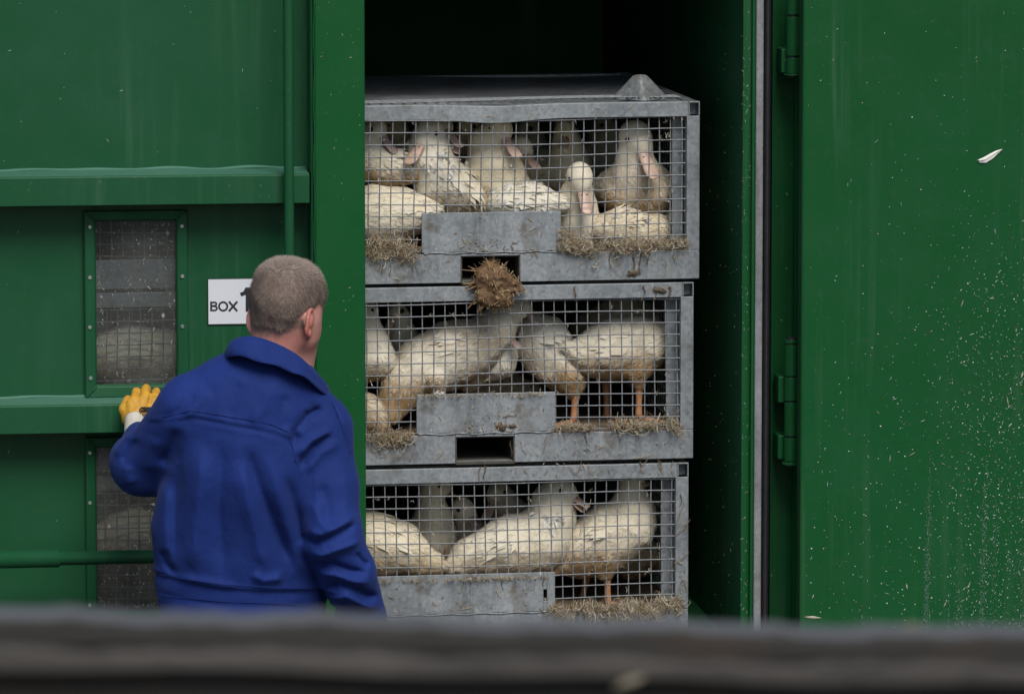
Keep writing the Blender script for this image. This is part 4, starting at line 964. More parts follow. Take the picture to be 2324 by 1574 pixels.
rel = p - np.array(hc); qf, qs, qu = rel@fdn, rel@sdv, rel@upn
crown = np.stack([qf+0.045, qs-0.008], 1)
g = np.clip((qu-0.045)/0.03, 0, 1)[:, None]
flow = (-upn*1.0 + fdn*0.15)*(1-g) + g*(fdn*0.9 + sdv*0.25*np.sign(qs)[:, None]) + r.normal(0, .3, (cnt, 3))
t = flow - n*(flow*n).sum(1)[:, None]; t /= np.linalg.norm(t, axis=1)[:, None]
t = t*0.82 + n*(0.38 + 0.25*g); t /= np.linalg.norm(t, axis=1)[:, None]
L = (0.0055 + 0.0075*np.clip((qu+0.02)/0.09, 0, 1) + r.uniform(0, .003, cnt))[:, None]; s_ = np.cross(t, n); s_ /= np.linalg.norm(s_, axis=1)[:, None]
VV = np.stack([p - s_*.00055, p + s_*.00055, p + t*L], 1).reshape(-1, 3); T3 = np.arange(cnt*3).reshape(-1, 3)
tn = np.repeat(np.clip(np.clip((qu-0.02)/0.07, 0, 1)*0.8 + r.normal(0, .22, cnt), 0, 1), 3)
cf = Vb[Fb].mean(1); nf = Nb[Fb].mean(1); rel = cf - np.array(hc); bf_, bs_, bu_ = rel@fdn, rel@sdv, rel@upn
bk = np.clip((0.02 - bf_)/0.06, 0, 1); ln = -0.016 - 0.056*bk - 0.012*np.exp(-((bs_-0.028)/0.022)**2)*bk
near = np.flatnonzero((bu_ < ln + 0.012) & (bu_ > ln - 0.022) & (bf_ < 0.03) & (bu_ > -0.13) & (np.abs(bs_) < 0.072))
if len(near):                                           # the cropped hair thins out down the neck
    k2 = r.choice(near, 2600); keep = r.random(2600) < np.clip(1 - (ln[k2] + 0.006 - bu_[k2])/0.024, 0.05, 1); k2 = k2[keep]; c2 = len(k2)
    p2 = Vb[Fb[k2, r.integers(0, 4, c2)]]*.5 + cf[k2]*.5; n2_ = nf[k2]/np.linalg.norm(nf[k2], axis=1)[:, None]; t2 = -upn + r.normal(0, .35, (c2, 3)); t2 -= n2_*(t2*n2_).sum(1)[:, None]; t2 = t2/np.linalg.norm(t2, axis=1)[:, None]*.93 + n2_*.25
    s2 = np.cross(t2, n2_); s2 /= np.linalg.norm(s2, axis=1)[:, None]; W2 = np.stack([p2 - s2*.0005, p2 + s2*.0005, p2 + t2*r.uniform(.003, .0055, (c2, 1))], 1).reshape(-1, 3)
    VV = np.concatenate([VV, W2]); T3 = np.arange(len(VV)).reshape(-1, 3); tn = np.concatenate([tn, np.repeat(np.clip(r.normal(.15, .2, c2), 0, 1), 3)])
hair = obj('hair', np_mesh('hair', V - MO, Fq, M['hair'], {'tone': tone}), man)
obj('hair_strands', np_mesh('hair_strands', VV - MO, T3, M['hair'], {'tone': tn}, False), hair)['kind'] = 'stuff'

# ---- jacket, with the folds it has in the photograph
jk = [
    C((578, 955, -0.01), (560, 1060, 0.0), 150, 168, (1, 0.74, 1), 0.05),
    C((560, 888, .01), (650, 905, .01), 72, 68, (1, 0.9, 1), 0.05),
    C((560, 1060, 0.0), (548, 1210, 0.03), 168, 183, (1, 0.66, 1), 0.05),
    C((548, 1210, 0.03), (550, 1330, 0.045), 183, 184, (1, 0.58, 0.9), 0.05),
    C((550, 1330, 0.045), (552, 1440, 0.02), 178, 184, (1, 0.56, 0.8), 0.03),
    C((445, 925, 0.0), (610, 872, 0.01), 70, 78, (1, 0.9, 1), 0.06),
    C((600, 885, 0.01), (724, 972, 0.01), 74, 66, (1, 0.9, 1), 0.05),
    C((428, 935, 0.0), (324, 1056, 0.12), 74, 66, (1, 1, 1), 0.035),
    C((324, 1056, 0.12), (314, 1050, 0.15), 68, 63, (1, 1, 1), 0.02),
    C((314, 1050, 0.15), (316, 986, 0.31), 62, 31, (1, 1, 1), 0.02),
    C((728, 978, 0.0), (740, 1100, -0.03), 70, 74, (1, 1, 1), 0.035),
    C((740, 1100, -0.03), (750, 1205, -0.07), 74, 70, (1, 1, 1), 0.016),
    C((750, 1205, -0.07), (790, 1300, -0.05), 68, 62, (1, 1, 1), 0.016),
    C((790, 1300, -0.05), (824, 1405, 0.02), 62, 56, (1, 1, 1), 0.016),
]
h = 0.0037
d, lo, ax = sdf_grid(jk, h, 0.03)
nx, ny, nz = d.shape
# picture coordinates of every grid point seen along the camera (the folds are sewn into the cloth, in metres across it)
gx, gz = np.meshgrid(ax[0], ax[2], indexing='ij')
def u_of(p):                                            # cloth coordinates: metres right of / above the man's back centre
    q = B_(*p); return np.array([q.x, q.z])
def fold(pts, amp, wid, kind='ridge', a_end=0.0):
    """ridge (+) or crease (-) along a line on the back, fading at its ends"""
    pts = [u_of(p) for p in pts]; best = np.full(gx.shape, 1e3); par = np.zeros(gx.shape); sgn = np.zeros(gx.shape)
    tot = sum(np.linalg.norm(b-a) for a, b in zip(pts, pts[1:])); s0 = 0
    for a, b in zip(pts, pts[1:]):
        ba = b-a; L = np.linalg.norm(ba); t = np.clip(((gx-a[0])*ba[0] + (gz-a[1])*ba[1])/L**2, 0, 1)
        ex, ez = gx-a[0]-t*ba[0], gz-a[1]-t*ba[1]; q = np.hypot(ex, ez); k = q < best
        best[k] = q[k]; par[k] = ((s0 + t*L)/tot)[k]; sgn[k] = np.sign(ba[0]*ez - ba[1]*ex)[k]; s0 += L
    env = np.clip(np.minimum((par+0.02)/0.25, (1.02-par)/0.25), a_end, 1)
    env = env*env*(3-2*env)
    w = wid*mp
    if kind == 'ridge': return amp*FS*env*np.exp(-(best/w)**1.6)
    if kind == 'lap':                                   # cloth on the upper side lies proud of the cloth below
        return amp*env*(np.tanh(sgn*best/(w*0.55))*np.exp(-(best/(w*1.9))**2))
    return 0
f = np.zeros_like(gx)
FS = 1.75
rg = lambda pts, a, w: fold(pts, a, w)
mm = 0.001
# yoke seam across the back
f += fold([(345, 953), (406, 940), (430, 933), (499, 943), (579, 956), (620, 966), (654, 982)], 2.5*mm, 5, 'lap', 0.7)
f += fold([(430, 948), (499, 957), (579, 970), (640, 990)], 0.8*mm, 5)
# armhole and sleeve head
f += fold([(752, 915), (776, 975), (793, 1030)], -3*mm, 5, 'ridge', .6)
f += rg([(654, 1008), (664, 965), (690, 930), (735, 918)], -10*mm, 11); f += rg([(664, 1022), (700, 985), (752, 962)], 7*mm, 11)
f += rg([(668, 1050), (700, 1005), (748, 972)], -7*mm, 8); f += rg([(684, 1060), (720, 1015), (770, 990)], 4*mm, 12)
f += rg([(700, 905), (680, 940), (663, 980)], 5*mm, 12); f += rg([(640, 880), (632, 930), (640, 965)], -4*mm, 14)
f += rg([(605, 860), (590, 905), (560, 950)], 4*mm, 18); f += rg([(540, 850), (520, 900), (510, 940)], -3.5*mm, 16)
f += rg([(470, 870), (440, 905), (410, 935)], 4*mm, 13); f += rg([(445, 880), (405, 920), (360, 950)], -4*mm, 12)
# hanging folds of the back
f += rg([(548, 990), (575, 1080), (604, 1150), (662, 1290)], -11*mm, 17); f += rg([(600, 1010), (625, 1110), (655, 1220), (690, 1300)], 6*mm, 20)
f += rg([(538, 1020), (552, 1120), (580, 1230), (605, 1300)], 8*mm, 20); f += rg([(497, 980), (490, 1120), (500, 1300)], -7*mm, 18)
f += rg([(452, 985), (440, 1130), (430, 1300)], 7*mm, 22); f += rg([(405, 1000), (398, 1120), (392, 1290)], -5*mm, 16)
f += rg([(375, 1080), (372, 1180), (385, 1290)], 4*mm, 16); f += rg([(640, 1060), (668, 1160), (690, 1240)], -7*mm, 12)
f += rg([(560, 1285), (590, 1302), (640, 1298)], 7*mm, 12); f += rg([(400, 1300), (470, 1308), (540, 1318)], 3*mm, 9)
f += rg([(368, 1240), (378, 1275), (400, 1300)], -5*mm, 8)
# waistband
f += fold([(362, 1300), (430, 1312), (500, 1322), (640, 1330), (740, 1332)], 2.8*mm, 7, 'lap', .8)
f += fold([(366, 1345), (500, 1362), (740, 1368)], -0.9*mm, 5, 'ridge', .8)
# left sleeve
f += rg([(302, 988), (284, 1012), (264, 1050)], 3.5*mm, 8); f += rg([(318, 1000), (297, 1032), (280, 1062)], -5*mm, 9)
f += rg([(290, 1060), (288, 1085), (300, 1112)], 4*mm, 14); f += rg([(400, 960), (385, 1010), (368, 1060)], -5*mm, 14)
f += rg([(352, 985), (340, 1025), (338, 1080)], 3*mm, 18)
# right sleeve: rucks at the elbow and forearm
f += rg([(676, 1200), (705, 1212), (745, 1196), (800, 1168)], -8*mm, 9); f += rg([(684, 1182), (715, 1190), (755, 1172), (800, 1150)], 7*mm, 11)
f += rg([(690, 1232), (715, 1240), (760, 1222), (812, 1206)], 8*mm, 10); f += rg([(700, 1265), (747, 1262), (787, 1278), (828, 1284)], -9*mm, 9)
f += rg([(708, 1285), (750, 1285), (790, 1300), (835, 1302)], 7*mm, 10); f += rg([(728, 1330), (760, 1306), (790, 1314), (828, 1338), (858, 1350)], -10*mm, 9)
f += rg([(735, 1350), (775, 1335), (815, 1358), (858, 1372)], 8*mm, 10); f += rg([(745, 1378), (790, 1372), (840, 1392)], -7*mm, 8)
f += rg([(795, 1235), (812, 1258), (830, 1272)], -6*mm, 7); f += rg([(720, 1080), (735, 1130), (728, 1175)], -4*mm, 14); f += rg([(770, 1060), (775, 1120), (765, 1160)], 3*mm, 18)
f += rg([(700, 1120), (712, 1160), (735, 1185)], 5*mm, 11)
f += 0.0022*wob(gx*23, gz*17, gx*9+gz*5, 1.0) + 0.0009*wob(gx*60, gz*43, gx*20, 4.0)
ym = float(B_(600, 1000).y)
wgt = np.clip((ym + 0.16 - ax[1])/0.06, 0, 1)
d -= (f[:, None, :]*wgt[None, :, None]).astype(np.float32)
X, Y, ZZ = np.meshgrid(*[a.astype(np.float32) for a in ax], indexing='ij')
d -= 0.003*wob(X*26, Y*26, ZZ*26, 6.0)*(1 - wgt[None, :, None])
# sleeve ends and the hem are cut open
zh = B_(560, 1436).z
d = np.where((X < B_(735, 1386).x) & (X > B_(350, 1386).x), np.maximum(d, zh - ZZ), d)
V, Fq = nets(d, lo, h); V = relax(V, Fq, 1, 0.4)
jacket = obj('jacket', np_mesh('jacket', V - MO, Fq, M['blue']), man)

# sewn seams that stand up a little from the cloth
jv = V
def seam(pts, name='seam', rad=0.0008):
    q = []
    for (xa, ya), (xb, yb) in zip(pts, pts[1:]):
        n_ = max(2, int(math.hypot(xb-xa, yb-ya)/7))
        for t in np.linspace(0, 1, n_, endpoint=False): q.append((xa + (xb-xa)*t, ya + (yb-ya)*t))
    q.append(pts[-1]); row = []
    for x, y in q:
        p = B_(x, y, -.1); k = np.hypot(jv[:, 0]-p.x, jv[:, 2]-p.z) < 0.005; Yk = jv[k, 1].min() if k.any() else None
        if Yk is not None: row.append(P(x, y, Yk - rad*.2))
    if len(row) > 2:
        mb = MB(); mb.tube(row, [rad*(1 + .25*math.sin(i*2.1)) for i in range(len(row))], 6); mb.build(name, M['blue'], jacket, True, man.location)
seam([(345, 951), (406, 938), (430, 931), (499, 941), (579, 954), (620, 964), (654, 980)])
seam([(757, 915), (780, 975), (797, 1030)]); seam([(654, 985), (664, 1010), (672, 1050)])
seam([(364, 1303), (430, 1315), (500, 1325), (640, 1333), (720, 1335)]); seam([(364, 1350), (500, 1364), (720, 1372)])
# collar turned down round the neck
top = [(520, 792, .06), (524, 778, .0), (536, 767, -.035), (566, 762, -.06), (592, 766, -.065), (616, 774, -.064), (646, 787, -.072), (672, 802, -.072), (692, 818, -.064), (711, 837, -.05), (733, 860, -.02), (746, 878, .02), (748, 892, .06)]
mid_ = [(511, 806, .05), (512, 796, -.02), (526, 788, -.065), (556, 785, -.092), (586, 792, -.095), (612, 802, -.092), (641, 812, -.105), (664, 824, -.104), (684, 838, -.095), (704, 855, -.08), (728, 872, -.048), (745, 888, -.005), (750, 899, .05)]
low = [(512, 815, .04), (514, 812, -.03), (530, 812, -.085), (556, 812, -.108), (584, 819, -.112), (608, 828, -.118), (636, 836, -.120), (660, 843, -.118), (682, 853, -.110), (704, 869, -.094), (729, 887, -.06), (746, 899, -.012), (751, 906, .05)]
inn = [(x + (640-x)*0.10, y + 16, dd + 0.02) for x, y, dd in top]
def crv(l, n=60):
    a = np.array(l, float); t = np.linspace(0, len(l)-1, n); i = np.clip(t.astype(int), 0, len(l)-2); u = (t-i)[:, None]
    g = lambda k: a[np.clip(k, 0, len(l)-1)]
    p0, p1, p2, p3 = g(i-1), g(i), g(i+1), g(i+2)
    return 0.5*(2*p1 + (p2-p0)*u + (2*p0-5*p1+4*p2-p3)*u**2 + (3*p1-p0-3*p2+p3)*u**3)
rows = []
ct, cm, cl, ci = crv(top), crv(mid_), crv(low), crv(inn)
for a, bq in ((ci, ct),): rows += [a, (a+bq)/2 + np.array([0, -2, -0.004])]
rows += [ct, ct*.62 + cm*.38 + np.array([0, -3.0, -0.010]), cm, (cm+cl)/2 + np.array([0, 0, -0.005]), cl]
rows = np.array(rows); s_ = np.linspace(0, 1, 60)
rows[3:, :, 2] -= 0.006*np.sin(s_*19+1)*np.sin(s_*math.pi); rows[5:, :, 1] += 3*np.sin(s_*24)
gv = np.array([[tuple(B_(*q)) for q in row] for row in rows]); ii = np.arange(gv.shape[0]*60).reshape(-1, 60)
Fq = np.stack([ii[:-1, :-1], ii[:-1, 1:], ii[1:, 1:], ii[1:, :-1]], -1).reshape(-1, 4)
co = obj('collar', np_mesh('collar', gv.reshape(-1, 3) - MO, Fq, M['blue']), jacket)
sm = co.modifiers.new('thick', 'SOLIDIFY'); sm.thickness = 0.004; sm.offset = 0
sb = co.modifiers.new('smooth', 'SUBSURF'); sb.levels = 1; sb.render_levels = 1

# trousers and boots
tp = [(Vector((hx - 0.02, YM, hipz + 0.03)), Vector((hx + 0.0, YM, hipz - 0.03)), 0.175, 0.17, (1, 0.5, .7), 0.04)]
for s in (-1, 1):
    tp += [(Vector((hx + s*0.085, YM, hipz)), Vector((hx + s*0.10, YM + 0.01, hipz*0.52)), 0.112, 0.092, (1, 1, 1), 0.03),
           (Vector((hx + s*0.10, YM + 0.01, hipz*0.52)), Vector((hx + s*0.11, YM - 0.01, 0.15)), 0.090, 0.080, (1, 1, 1), 0.03)]
d, lo, ax = sdf_grid(tp, 0.009, 0.02); X, Y, ZZ = np.meshgrid(*[a.astype(np.float32) for a in ax], indexing='ij')
d -= 0.005*wob(X*20, Y*20, ZZ*34, 2.0); V, Fq = nets(d, lo, 0.009)
obj('trousers', np_mesh('trousers', V - MO, Fq, M['blue']), man)
for s in (-1, 1):
    bx = hx + s*0.115
    bt_ = [(Vector((bx, YM - 0.015, 0.22)), Vector((bx, YM - 0.02, 0.07)), 0.060, 0.056, (1, 1, 1), 0.02), (Vector((bx, YM - 0.03, 0.052)), Vector((bx + s*.012, YM + 0.16, 0.050)), 0.052, 0.050, (1, 1, 1), 0.02)]
    d, lo, ax = sdf_grid(bt_, 0.008, 0.02); d = np.maximum(d, -(ax[2][None, None, :].astype(np.float32) - 0.001)); V, Fq = nets(d, lo, 0.008)
    obj('boot', np_mesh('boot', V - MO, Fq, M['boot']), man)

# gloves: (picture x, y, world depth Y)
def glove(fingers, palm, wrist, name='glove'):
    pr = []
    for chain in fingers:
        q = [(P(x, y, Yw), r*mp) for x, y, Yw, r in chain]
        for (a, ra), (b2, rb) in zip(q, q[1:]): pr.append((a, b2, ra, rb, (1, 1, 1), 0.0018))
    q = [(P(x, y, Yw), r*mp) for x, y, Yw, r in palm]
    for (a, ra), (b2, rb) in zip(q, q[1:]): pr.append((a, b2, ra, rb, (1, 0.7, 1), 0.012))
    d, lo, ax = sdf_grid(pr, 0.0028, 0.015); X, Y, ZZ = np.meshgrid(*[a.astype(np.float32) for a in ax], indexing='ij')
    d -= 0.0013*wob(X*110, Y*110, ZZ*110, 2.0) + 0.0008*wob(X*260, Y*200, ZZ*320, 5.0); V, Fq = nets(d, lo, 0.0028); V = relax(V, Fq, 1, .4)
    go = obj(name, np_mesh(name, V - MO, Fq, M['glove']), man)
    wq = [(P(x, y, Yw), r*mp) for x, y, Yw, r in wrist]; mb = MB(); A, ra = wq[0]; B2, rb = wq[-1]
    ts = np.linspace(0, 1, 15); mb.tube([A.lerp(B2, t) for t in ts], [ra + (rb-ra)*t + 0.0009*math.sin(t*44) for t in ts], 26)
    mb.build('cuff', M['cuff'], go, True, man.location); return go
gl_ = glove([[(290, 906, -0.018, 10.5), (281, 928, -0.046, 11.5), (288, 950, -0.055, 13)],
             [(309, 889, -0.012, 10.5), (304, 910, -0.05, 12), (305, 932, -0.06, 14)],
             [(331, 882, -0.012, 11.0), (329, 903, -0.052, 12.5), (320, 930, -0.064, 14)],
             [(355, 889, -0.012, 10.5), (351, 908, -0.05, 12), (336, 932, -0.06, 14)],
             [(368, 925, -0.02, 12), (355, 935, -0.03, 13.5), (335, 948, -0.055, 15)]],
            [(303, 930, -0.052, 24), (312, 948, -0.066, 26), (306, 958, -0.08, 22)], [(305, 952, -0.078, 23), (310, 992, -0.15, 29)])
# print on the back of the glove, laid on its surface
gv = np.empty(len(gl_.data.vertices)*3); gl_.data.vertices.foreach_get('co', gv); gv = gv.reshape(-1, 3) + MO
def on_glove(strokes, name, mt):
    mb = MB()
    for k, (pts, w) in enumerate(strokes):
        q = []
        for (xa, ya), (xb, yb) in zip(pts, pts[1:]):
            for t in np.linspace(0, 1, 6)[:-1]: q.append((xa + (xb-xa)*t, ya + (yb-ya)*t))
        q.append(pts[-1]); row = []
        for x, y in q:
            p = P(x, y, -0.08); near = np.hypot(gv[:, 0]-p.x, gv[:, 2]-p.z) < 0.004
            row.append(P(x, y, (gv[near, 1].min() if near.any() else -0.085) - 0.0009 - 0.0002*(name != 'badge')))
        L_, R_ = [], []
        for i, p in enumerate(row):
            t = (row[min(i+1, len(row)-1)] - row[max(i-1, 0)]).normalized(); n_ = Vector((-t.z, 0, t.x)).normalized()*(w*mp*.5); L_.append(p + n_); R_.append(p - n_)
        n = len(row); mb.add(L_ + R_, [(i, i+1, n+i+1, n+i) for i in range(n-1)])
    so = mb.build(name, mt, gl_, False, man.location).modifiers.new('thick', 'SOLIDIFY'); so.thickness = 0.0004
on_glove([([(316, 932), (342, 932)], 4.2), ([(316, 928.5), (342, 928.5)], 4.2), ([(319, 925), (342, 925)], 4.2)], 'badge', M['black'])
on_glove([([(318, 931), (323, 928), (326, 930), (331, 926), (336, 929)], 1.1)], 'badge_line', M['glove'])
on_glove([([(317, 937), (322, 937)], 1.2), ([(319.5, 937), (319.5, 942)], 1.3), ([(324, 937), (327, 937), (327, 942), (324, 942), (324, 937)], 1.1), ([(329.5, 942), (329.5, 937), (332.5, 942), (332.5, 937)], 1.1)], 'lettering', M['black'])

# ================================================================== straw, down and dirt
M['muck'] = simple('dark_muck', (0.045, 0.034, 0.02), (0.10, 0.07, 0.04), 50, 0.6)
M['milky'] = simple('dried_dust', (0.30, 0.42, 0.37), (0.48, 0.60, 0.56), 30, 0.8, bstr=0)
def strands(name, label, spots, seed, mats, kind='stuff', parent=None, cat=None):
    """spots: (centre, half-width vector, half-height, count, length range, radius, hang) loose bent stalks"""
    r = random.Random(seed); mb = MB()
    for cen, ex, hz, cnt, (l0, l1), rad, hang, thick in spots:
        clus = [(r.uniform(-1, 1), r.gauss(0, .5), r.uniform(.3, 1.3)) for _ in range(max(3, int(ex.length*110)))]
        for _ in range(cnt):
            cu, cz, cs = r.choice(clus); uu = max(-1, min(1, cu + r.gauss(0, .012/ex.length*cs))) if r.random() < .75 else r.uniform(-1, 1)
            p = cen + ex*uu + Vector((0, 0, cz*hz*.7)) + Vector((0, 0, hz*r.gauss(0, .5))) - CN*(r.random()*thick)
            L = r.uniform(l0, l1)*r.choice((.45, .5, .6, .6, .8, 1, 1.2, 1.7 if hz > .005 else 1)); t = Vector((r.gauss(0, 1), r.gauss(-.25, .5), r.gauss(-hang, .7))).normalized()
            b_ = Vector((r.gauss(0, 1), r.gauss(0, .5), r.gauss(-.4, .8)))*L*.35
            rad_ = rad*r.choice((.45, .5, .6, .8, 1.2)); mb.tube([p - t*L*.5, p - t*L*.1 + b_*.7, p + t*L*.3 + b_*.6, p + t*L*.5 + b_*.1], [rad_*.7, rad_, rad_, rad_*.4], 3, r.randrange(len(mats)))
    o = mb.build(name, mats, parent)
    if label: tag(o, label, cat or 'straw')
    if kind: o['kind'] = kind
    return o
def seg(xa, ya, xb, yb, dep): a, b_ = PC(xa, ya, dep), PC(xb, yb, dep); return (a+b_)/2, (b_-a)/2
def band(xa, ya, xb, yb, hz, dens, ln, rad, hang=.3, dep=-0.002, thick=.012): c, e = seg(xa, ya, xb, yb, dep); return (c, e, hz, int(abs(xb-xa)*dens*.8), ln, rad, hang, thick)
LIT = [M['straw'], M['fluff'], M['fluff'], M['fluff'], M['dung_straw']]
strands('straw_litter', 'matted straw and down along the mesh foot of the topmost crate', [
    band(832, 556, 944, 566, .016, 5.5, (.012, .034), .0009), band(832, 572, 944, 584, .012, 3, (.01, .03), .0008, .8), band(836, 545, 930, 548, .008, 1.5, (.01, .03), .0009),
    band(1270, 556, 1558, 550, .007, 3.6, (.012, .032), .0009), band(1270, 540, 1330, 562, .014, 5, (.012, .035), .0009), band(1280, 570, 1470, 566, .006, 1.5, (.01, .03), .0008, .6)], 1, LIT)
strands('straw_litter', 'matted straw and down along the mesh foot of the middle crate', [
    band(832, 988, 930, 990, .010, 6, (.012, .032), .0009), band(850, 1000, 920, 1004, .008, 1.5, (.01, .04), .0008, 1.0),
    band(1250, 968, 1340, 966, .006, 4, (.01, .028), .0009), band(1380, 962, 1540, 958, .010, 3.4, (.012, .034), .0009, .5), band(1520, 960, 1546, 980, .012, 6, (.01, .03), .0009), band(940, 897, 1248, 892, .003, .9, (.005, .016), .0008)], 2, LIT)
strands('straw_litter', 'matted straw and down along the mesh foot of the lowest crate', [
    band(1252, 1380, 1540, 1374, .010, 4.5, (.012, .034), .0009, .7), band(1490, 1366, 1545, 1360, .010, 4, (.012, .03), .0009), band(850, 1316, 1248, 1308, .003, 1.2, (.006, .018), .0008), band(1260, 1392, 1500, 1390, .012, 2.5, (.015, .04), .0009, 1.2)], 3, LIT)
# single stalks and flecks stuck to the steel of each crate
def scraps(label, pts, seed):
    r = random.Random(seed); mb = MB()
    for x, y, L, a, k in pts:
        p = PC(x, y, -0.0045); t = (CX*math.cos(a) + Vector((0, 0, 1))*math.sin(a))
        q = t.cross(CN); L *= 0.00106
        mb.tube([p - t*L*.5, p + q*L*r.uniform(-.12, .12), p + t*L*.5], [.0008, .0010, .0006], 4, k)
    return tag(mb.build('straw_scraps', [M['straw'], M['dung_straw'], M['fluff'], M['white_bit']]), label, 'straw', None, 'stuff')
r = random.Random(11)
def rnd(x0, x1, y0, y1, n): return [(r.uniform(x0, x1), r.uniform(y0, y1), r.choice((2, 3, 3, 4, 5, 6, 8, 14)), r.uniform(-1.5, 1.5), r.choice((0, 0, 1, 1, 1, 2, 2))) for _ in range(n)]
scraps('stray stalks and flecks stuck to the topmost crate', rnd(1180, 1555, 575, 628, 34) + rnd(835, 1030, 590, 635, 16) + rnd(950, 1260, 490, 568, 26) + rnd(1040, 1180, 545, 572, 34) + rnd(840, 1540, 236, 266, 16) +
       [(1356, 600, 30, .9, 0), (1512, 605, 34, 1.5, 0), (1075, 608, 26, -.35, 0), (1440, 612, 10, .4, 1), (1345, 583, 14, .2, 0), (1206, 255, 26, 1.1, 0)], 1)
scraps('stray stalks and flecks stuck to the middle crate', rnd(1170, 1550, 992, 1036, 34) + rnd(835, 1015, 1005, 1045, 14) + rnd(935, 1245, 905, 985, 24) + rnd(1050, 1180, 940, 985, 26) + rnd(840, 1540, 652, 680, 14) + rnd(1548, 1570, 690, 1000, 10) +
       [(998, 1028, 42, .9, 0), (1455, 1035, 44, .15, 0), (1190, 1018, 24, -1.0, 0), (1236, 1015, 26, 1.3, 1), (1362, 1016, 28, .5, 0), (1150, 952, 30, 1.4, 1), (1156, 945, 30, .1, 1), (1500, 655, 34, -.4, 1), (1305, 660, 30, 1.4, 1)], 2)
scraps('stray stalks and flecks stuck to the lowest crate', rnd(1100, 1530, 1050, 1082, 40) + rnd(840, 1240, 1320, 1392, 30) + rnd(1538, 1560, 1100, 1380, 16) +
       [(1545, 1162, 44, 1.2, 1), (1550, 1195, 50, .8, 1), (1546, 1265, 44, .6, 1), (1540, 1340, 50, 1.3, 1), (1556, 1330, 34, -1.2, 1), (1305, 1068, 40, -.7, 1), (1312, 1062, 36, 1.1, 1), (1460, 1058, 40, 1.0, 1), (1500, 1060, 40, -1.2, 1), (1090, 1075, 30, 1.5, 1), (1235, 1395, 40, -1.0, 1), (1060, 1379, 26, .2, 0), (1130, 1345, 16, -1.2, 0)], 3)
# bits of down caught on the wires
mb = MB(); r = random.Random(21)
for c_, y0, y1, x0, x1 in (('t', 265, 545, 835, 1555), ('m', 690, 955, 835, 1540), ('b', 1110, 1370, 835, 1530)):
    for _ in range(85):
        p = PC(r.uniform(x0, x1), r.uniform(y0, y1), 0.004)
        for k in range(r.randint(2, 5)):
            t = Vector((r.gauss(0, 1), r.gauss(-.6, .4), r.gauss(0, 1))).normalized()*r.uniform(.004, .011)
            mb.tube([p, p + t*.6 + Vector((0, 0, -.001)), p + t], [.0007, .0006, .0003], 3)
tag(mb.build('down_tufts', M['fluff']), 'wisps of pale down caught on the wires of the crates', 'down', None, 'stuff')
# clump of straw and dung hanging from the top fork pocket
cl0 = PC(1126, 655, -0.03)
pr = [(PC(1110, 604, .03), PC(1118, 632, -.012), .020, .030, (1, .8, 1), .012), (PC(1098, 640, -.012), PC(1150, 640, -.012), .024, .026, (1, .7, 1), .012), (PC(1120, 640, -.018), PC(1128, 668, -.022), .036, .030, (1, .6, 1), .015), (PC(1092, 668, -.018), PC(1140, 676, -.018), .014, .018, (1, .7, 1), .012), (PC(1160, 655, -.015), PC(1184, 660, -.012), .012, .006, (1, .8, 1), .01)]
d, lo, ax = sdf_grid(pr, .003, .015); X, Y, ZZ = np.meshgrid(*[a.astype(np.float32) for a in ax], indexing='ij')
d -= .008*wob(X*75, Y*75, ZZ*60, 1) + .0035*wob(X*190, Y*190, ZZ*190, 2); V, Fq = nets(d, lo, .003)
ce = empty('straw_clump', PC(1126, 700, -0.02)); co_ = np.array(ce.location)
tag(ce, 'brown matted clump of straw and dung hanging out of the topmost fork pocket', 'straw clump')
obj('matted_dung', np_mesh('matted_dung', V - co_, Fq, M['dung']), ce)
N = vnormals(V, Fq); r = np.random.default_rng(4); mb = MB(); cA = np.array(PC(1126, 642, -.01))
for i in r.choice(len(V), 330):
    if V[i][1] > CO.y + .01: continue
    p = Vector(V[i]); out_ = Vector(V[i] - cA).normalized(); t = (Vector(r.normal(0, 1, 3)) + Vector(N[i])*.05 + out_*.1 + Vector((0, 0, -.35))).normalized(); L = r.uniform(.012, .036)
    mb.tube([p - t*L*.5, p + t*L*.5], [r.uniform(.0006, .0016), .0007], 4, int(r.integers(0, 3)))
for (xa, ya, xb, yb) in ((1090, 660, 1086, 715), (1098, 665, 1090, 718), (1105, 618, 1045, 612), (1110, 622, 1062, 604), (1150, 668, 1155, 692), (1148, 668, 1146, 696), (1075, 690, 1100, 672), (1062, 700, 1090, 668), (1165, 655, 1192, 662), (1090, 640, 1050, 646), (1085, 648, 1056, 660), (1112, 690, 1126, 706), (1100, 690, 1082, 708), (1140, 620, 1150, 606)):
    a, b_ = PC(xa, ya, -.02), PC(xb, yb, -.024); mb.tube([a, a.lerp(b_, .5) + Vector((0, -.002, .001)), b_], [.0021, .0018, .0009], 5, int(r.integers(0, 2)))
so = mb.build('straw_stalks', [M['dung_straw'], M['dung'], M['straw']], ce, False, ce.location); so['kind'] = 'stuff'
